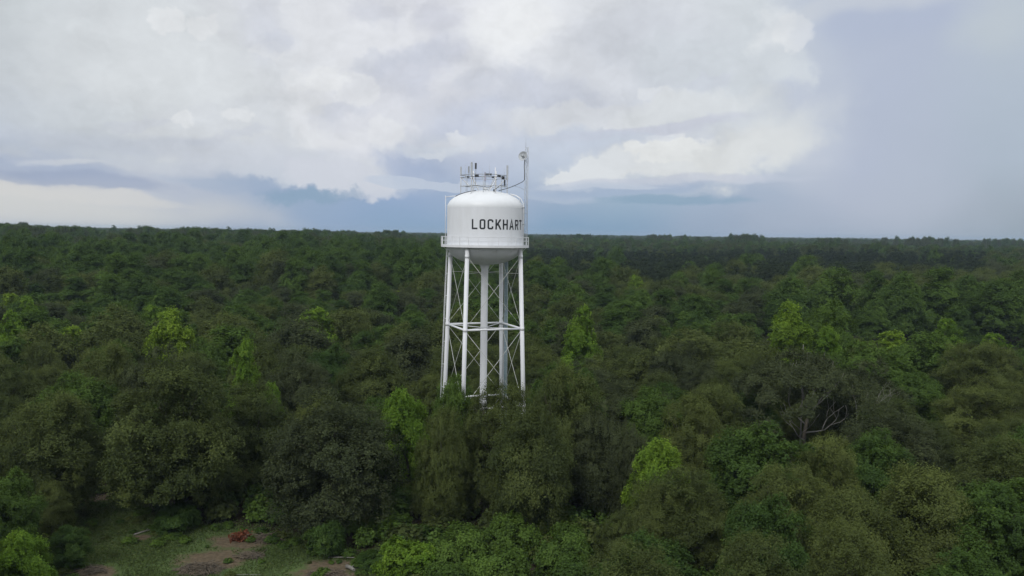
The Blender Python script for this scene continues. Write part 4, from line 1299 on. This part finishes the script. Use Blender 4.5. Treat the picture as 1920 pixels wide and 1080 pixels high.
# side and back trees of the middle wood that fall outside the 300
src = []
kidx = {}
for t in others:
    if t['key'] not in kidx:
        kidx[t['key']] = len(src)
        so = bpy.data.objects.new('wood_crown', PROTO[t['key']][0]); src.append(so)
if others:
    scatter('woodland', 'green and olive wood filling in behind and beside the nearer trees', [(t['x'], t['y'], t['z']) for t in others],
        dict(which=[kidx[t['key']] for t in others], turn=RNG.uniform(0, 6.28, len(others)), tint=[t['tint'] for t in others],
             size=[(t['W'] / PROTO[t['key']][2], t['W'] / PROTO[t['key']][2], t['H'] / PROTO[t['key']][3]) for t in others]), src)

gf = np.random.default_rng(5)
def ring(store, r0, r1, sp, srange, half=38, mid=False, zs=1.0):
    n = int(R_(half) * (r1 * r1 - r0 * r0) / (sp * sp) * 1.9)
    r = np.sqrt(gf.uniform(r0 * r0, r1 * r1, n)); a = gf.uniform(R_(-half), R_(half), n)
    x = r * np.sin(a); y = r * np.cos(a)
    # keep one tree to a cell so that crowns do not pile up
    cx = np.floor(x / sp).astype(int); cyy = np.floor(y / sp).astype(int)
    _, first = np.unique(np.stack([cx, cyy], 1), axis=0, return_index=True)
    r, a, x, y = r[first], a[first], x[first], y[first]; n = len(r)
    z = terrain(x, y); ad = np.degrees(a)
    zn = vnoise(x, y, 55, 4); zb = vnoise(x, y, 120, 8)
    pine = (ad > .5) & (ad < 29) & (r > 395 + 60 * vnoise(x, y, 60, 3) + 6 * np.abs(ad - 8)) & (r < 880 + 140 * vnoise(x, y, 140, 17)) & (gf.random(n) < .93)
    u = gf.random(n)
    keep = ~((r < 330) & (ad > 14) & (r < 262))
    # small gaps and a few rides in the canopy
    keep &= vnoise(x, y, 38, 12) < .62
    if mid:
        gr = .45 + .5 * zb + .35 * (ad < 0) * sstep(330, 380, r) * (1 - sstep(460, 540, r))     # belts of fresher trees
        v = gf.random(n)
        w = np.where(v < gr, np.where(u < .6, 1, np.where(u < .985, 3, 5)), np.where(u < .42, 0, np.where(u < .8, 4, 2)))
        keep &= ~pine
    else:
        w = np.where(u < .34 - .25 * zb, 0, np.where(u < .66, 1, np.where(u < .82, 2, 4)))
        w = np.where(r > 700, np.where(u < .35, 2, np.where(u < .65, 0, np.where(u < .9, 1, 4))), w)
        w = np.where(pine, 3, w)
    s = gf.uniform(*srange, n) * (1 + .16 * zn)
    s = np.where(pine, np.clip(s, .8, 1.1), s); sz = s ** .8 * gf.uniform(.80, 1.12, n) * (1 + .10 * zb) * zs
    sz = np.where(pine, s * .85, sz)
    ti = np.clip(gf.normal(.5, .27, n) - .3 * zb - .35 * sstep(540, 700, r), 0, 1)
    for k, v in (('p', np.stack([x, y, z], 1)), ('which', w), ('turn', gf.uniform(0, 6.28, n)), ('tint', ti), ('size', np.stack([s, s, sz], 1))):
        store.setdefault(k, []).append(v[keep])
def emit(store, name, label, protos, cat):
    d = {k: np.concatenate(v) for k, v in store.items()}
    p = d.pop('p'); print(name, len(p))
    scatter(name, label, p, d, protos, cat=cat)
st = {}
ring(st, 318, 620, 11.2, (.85, 1.45), mid=True)
emit(st, 'middle_forest', 'rounded green crowns of the forest in the middle distance', MID, 'forest')
st = {}
ring_p = ring
ring(st, 620, 1300, 12.0, (.80, 1.4))
ring(st, 1300, 2600, 16, (1.0, 1.5), zs=.85)
ring(st, 2600, 6500, 28, (1.5, 2.3), zs=.6)
# pine plantation inside the middle belt
n0 = len(st['p'])
tmp = {}
ring(tmp, 330, 620, 8.4, (.8, 1.15))
pp = np.concatenate(tmp['p']); ww = np.concatenate(tmp['which']); m_ = ww == 3
for k in tmp: st[k].append(np.concatenate(tmp[k])[m_])
# groves that stand up out of the far canopy and break the skyline
for gx, gr_, hw, up in ((20, 820, 48, 5), (120, 860, 34, 3), (275, 900, 36, 4.5), (362, 880, 34, 4), (470, 1000, 40, 2.5), (735, 1100, 26, 4), (640, 1200, 30, 2), (1395, 1300, 34, 7), (1240, 1500, 60, 4), (1715, 1400, 60, 7), (1880, 1600, 40, 4), (560, 800, 30, 0), (1090, 1500, 40, 1.5), (1560, 1300, 30, 1)):
    r0 = ray(gx, 440)
    for q in range(26):
        off = gf.normal() * .45; rr_ = gr_ + gf.uniform(-30, 30); a_ = math.atan2(r0.x, r0.y) + off * hw / FPX
        x_, y_ = rr_ * math.sin(a_), rr_ * math.cos(a_); z_ = th(x_, y_)
        top = EYE + (up * max(0, 1 - .35 * off * off) - 1.5 * gf.random()) * rr_ / FPX
        hh = min(31, max(10, top - z_)); s_ = gf.uniform(.9, 1.25)
        for k, v in (('p', [(x_, y_, z_)]), ('which', [int(gf.choice([0, 1, 2]))]), ('turn', [gf.uniform(0, 6.28)]), ('tint', [.1]), ('size', [(s_, s_, hh / 15.5)])):
            st[k].append(np.array(v))
emit(st, 'distant_forest', 'dark unbroken forest running back to the horizon', FAR, 'forest')

# ---- undergrowth between the trunks
ub = far_proto('u', 51, 4.5, 3.2, .1, 'dome', 1100, .34, 14, .9, 'green')
ub2 = far_proto('u2', 52, 4.0, 2.6, .1, 'dome', 1000, .32, 12, .8, 'oak')
up_, uw, ut_, uti, us = [], [], [], [], []
gu = random.Random(3)
for i in range(2600):
    r = math.sqrt(gu.uniform(55 ** 2, 200 ** 2)); a = R_(gu.uniform(-38, 38)); x, y = r * math.sin(a), r * math.cos(a)
    if poly_dist(x, y, CLW) > -1.5: continue
    s = gu.uniform(.5, 1.15)
    if visible_limit(x, y) < 3 and y < 97:
        px = 960 + FPX * x / y
        if px < 640: s *= .45
    up_.append((x, y, th(x, y) - .1)); uw.append(gu.randint(0, 1)); ut_.append(gu.uniform(0, 6.28)); uti.append(gu.uniform(0, 1)); us.append((s, s, s * gu.uniform(.8, 1.2)))
scatter('undergrowth', 'dense green undergrowth filling the gaps between the trees', up_, dict(which=uw, turn=ut_, tint=uti, size=us), [ub, ub2], cat='undergrowth')

# ---- the clearing: grass, brush heaps, rusty foliage, logs
def grass_patch():
    g = np.random.default_rng(8)
    P = []
    while len(P) < 60000:
        x = g.uniform(-56, -8); y = g.uniform(70, 122)
        d = poly_dist(x, y, CLW)
        if d < -1.0 + g.uniform(-1.5, 1.5): continue
        b = max(0, max(1 - math.hypot((x - c.x) / rad, (y - c.y) / (rad * .8)) * .55 for c, rad in BARE))
        k = .5 + .5 * float(vnoise(x, y, 3.5, 6))
        if g.random() < b * 1.6 or g.random() > .25 + k: continue
        P.append((x, y, th(x, y) + .06 + .12 * g.random() * k))
    P = np.array(P); n = len(P)
    Nn = unit(np.stack([g.normal(size=n), g.normal(size=n), np.abs(g.normal(size=n)) * .9], 1))
    me = leaves_mesh('grass', P, Nn, g.uniform(.05, .13, n), np.clip(g.normal(.5, .25, n) + .2 * vnoise(P[:, 0], P[:, 1], 5, 2), 0, 1),
                     leaf_mat('rough_grass', (.08, .118, .032), (.08, .118, .032), (.14, .15, .06)), 2.6)
    o = bpy.data.objects.new('grass', me); COL.objects.link(o)
    tag(o, 'rough patchy green grass growing over the clearing', 'grass', None, 'stuff')
grass_patch()

wp, ww_, wt, wti, wsz = [], [], [], [], []
while len(wp) < 260:
    x, y = gu.uniform(-56, -8), gu.uniform(74, 122)
    d = poly_dist(x, y, CLW)
    if d < .3 or gu.random() < .93 * min(1, d / 3): continue
    s_ = gu.uniform(.08, .34); wp.append((x, y, th(x, y) - .05)); ww_.append(gu.randint(0, 1)); wt.append(gu.uniform(0, 6.28)); wti.append(gu.uniform(.2, 1)); wsz.append((s_ * 1.3, s_ * 1.3, s_))
scatter('weeds', 'scattered weeds and brambles creeping over the edge of the clearing', wp, dict(which=ww_, turn=wt, tint=wti, size=wsz), [ub, ub2], cat='weeds')

def brush_heap(px, py, w, hgt, n, seed, label):
    c = at_height(px, py, 0); g_ = random.Random(seed); m = MB()
    for i in range(n):
        a = g_.uniform(0, 2 * PI); rr = w / 2 * math.sqrt(g_.random()); x, y = rr * math.cos(a), rr * math.sin(a) * .7
        zc = hgt * max(.05, (1 - (rr / (w / 2)) ** 1.5)) * g_.uniform(.1, 1)
        l = g_.uniform(.6, 2.2); b = g_.uniform(0, 2 * PI); tz = g_.uniform(-.25, .3)
        d = Vector((math.cos(b), math.sin(b), tz)) * l / 2; p = Vector((x, y, zc + .05))
        k = Vector((g_.uniform(-.15, .15), g_.uniform(-.15, .15), g_.uniform(-.05, .15)))
        m.tube([p - d, p + k, p + d], [g_.uniform(.02, .06), .03, .01], 4, cap=False)
    o = m.build('brush_heap', M_STICK, None, (c.x, c.y, th(c.x, c.y))); tag(o, label, 'brush heap', 'heaps of cut brush on the clearing')
brush_heap(375, 1068, 4.2, .7, 300, 1, 'widest heap of tangled brown brushwood at the front of the clearing')
brush_heap(470, 1042, 2.4, .4, 110, 2, 'low spread of brown brushwood right of the widest heap')
brush_heap(170, 1072, 2.4, .4, 110, 3, 'heap of dry sticks in the clearing\'s near left corner')
brush_heap(500, 1012, 3.0, .6, 160, 4, 'dark brush heap just right of the rusty orange foliage')
brush_heap(610, 1078, 3.6, .4, 150, 5, 'loose pale sticks at the bottom edge, right of the clearing')
# rusty orange dead foliage
c = at_height(452, 1012, 0)
rt = empty('dead_branch_heap', (c.x, c.y, th(c.x, c.y)))
tag(rt, 'small heap of rusty orange dead foliage on the bare soil of the clearing', 'dead foliage')
g = np.random.default_rng(3); n = 900
P = g.normal(size=(n, 3)) * np.array([.44, .34, .24]) + np.array([0, 0, .35]); P[:, 2] = np.abs(P[:, 2])
me = leaves_mesh('dead_leaves', P, unit(g.normal(size=(n, 3)) + np.array([0, -.3, .6])), g.uniform(.10, .26, n), np.clip(g.normal(.45, .25, n), 0, 1), LM['rust'], 2.2)
o = bpy.data.objects.new('dead_leaves', me); COL.objects.link(o); o.parent = rt; o['tint'] = .4
m = MB(); q = random.Random(4)
for i in range(14):
    a = q.uniform(0, 2 * PI); m.tube([(0, 0, .1), (math.cos(a) * .8, math.sin(a) * .5, q.uniform(.3, .8)), (math.cos(a) * 1.5, math.sin(a), q.uniform(.3, 1.1))], [.04, .03, .01], 5)
m.build('branches', M_STICK, rt)
def log(px, py, l, r, rz, label, mat=M_PALE, tilt=.1):
    c = at_height(px, py, 0); d = Vector((math.cos(rz), math.sin(rz), tilt)) * l / 2
    m = MB().tube([-d, Vector((0, 0, .05)), d], [r, r * .9, r * .7], 9)
    m.tube([d * .3, d * .45 + Vector((.1, .1, .35))], [r * .4, r * .15], 5)
    o = m.build('fallen_log', mat, None, (c.x, c.y, th(c.x, c.y) + r + l * tilt / 2)); tag(o, label, 'log')
log(657, 1069, 1.6, .2, -.9, 'short pale broken log at the bottom edge right of the clearing')
log(640, 1048, 3.0, .05, -.25, 'thin pale fallen pole above the short broken log')
log(460, 1077, 4.0, .035, .05, 'long thin pale pole lying along the clearing\'s front edge', tilt=.0)
log(268, 1000, 2.2, .09, .9, 'grey stick lying on the bare streak of the clearing', tilt=.02)

# ---------------------------------------------------------------- haze
HAZE = 0.00009
if HAZE > 0:
    hm = bpy.data.materials.new('haze'); hm.use_nodes = True
    t = hm.node_tree; t.nodes.clear()
    ho = t.nodes.new('ShaderNodeOutputMaterial'); pv = t.nodes.new('ShaderNodeVolumePrincipled')
    pv.inputs['Color'].default_value = (.62, .78, .98, 1); pv.inputs['Density'].default_value = HAZE; pv.inputs['Anisotropy'].default_value = 0.0
    t.links.new(pv.outputs[0], ho.inputs['Volume'])
    m = MB().box((0, 3000, 19), (16000, 12000, 82))
    o = m.build('haze', hm); o['kind'] = 'stuff'; o['label'] = 'thin bluish haze lying over the forest'
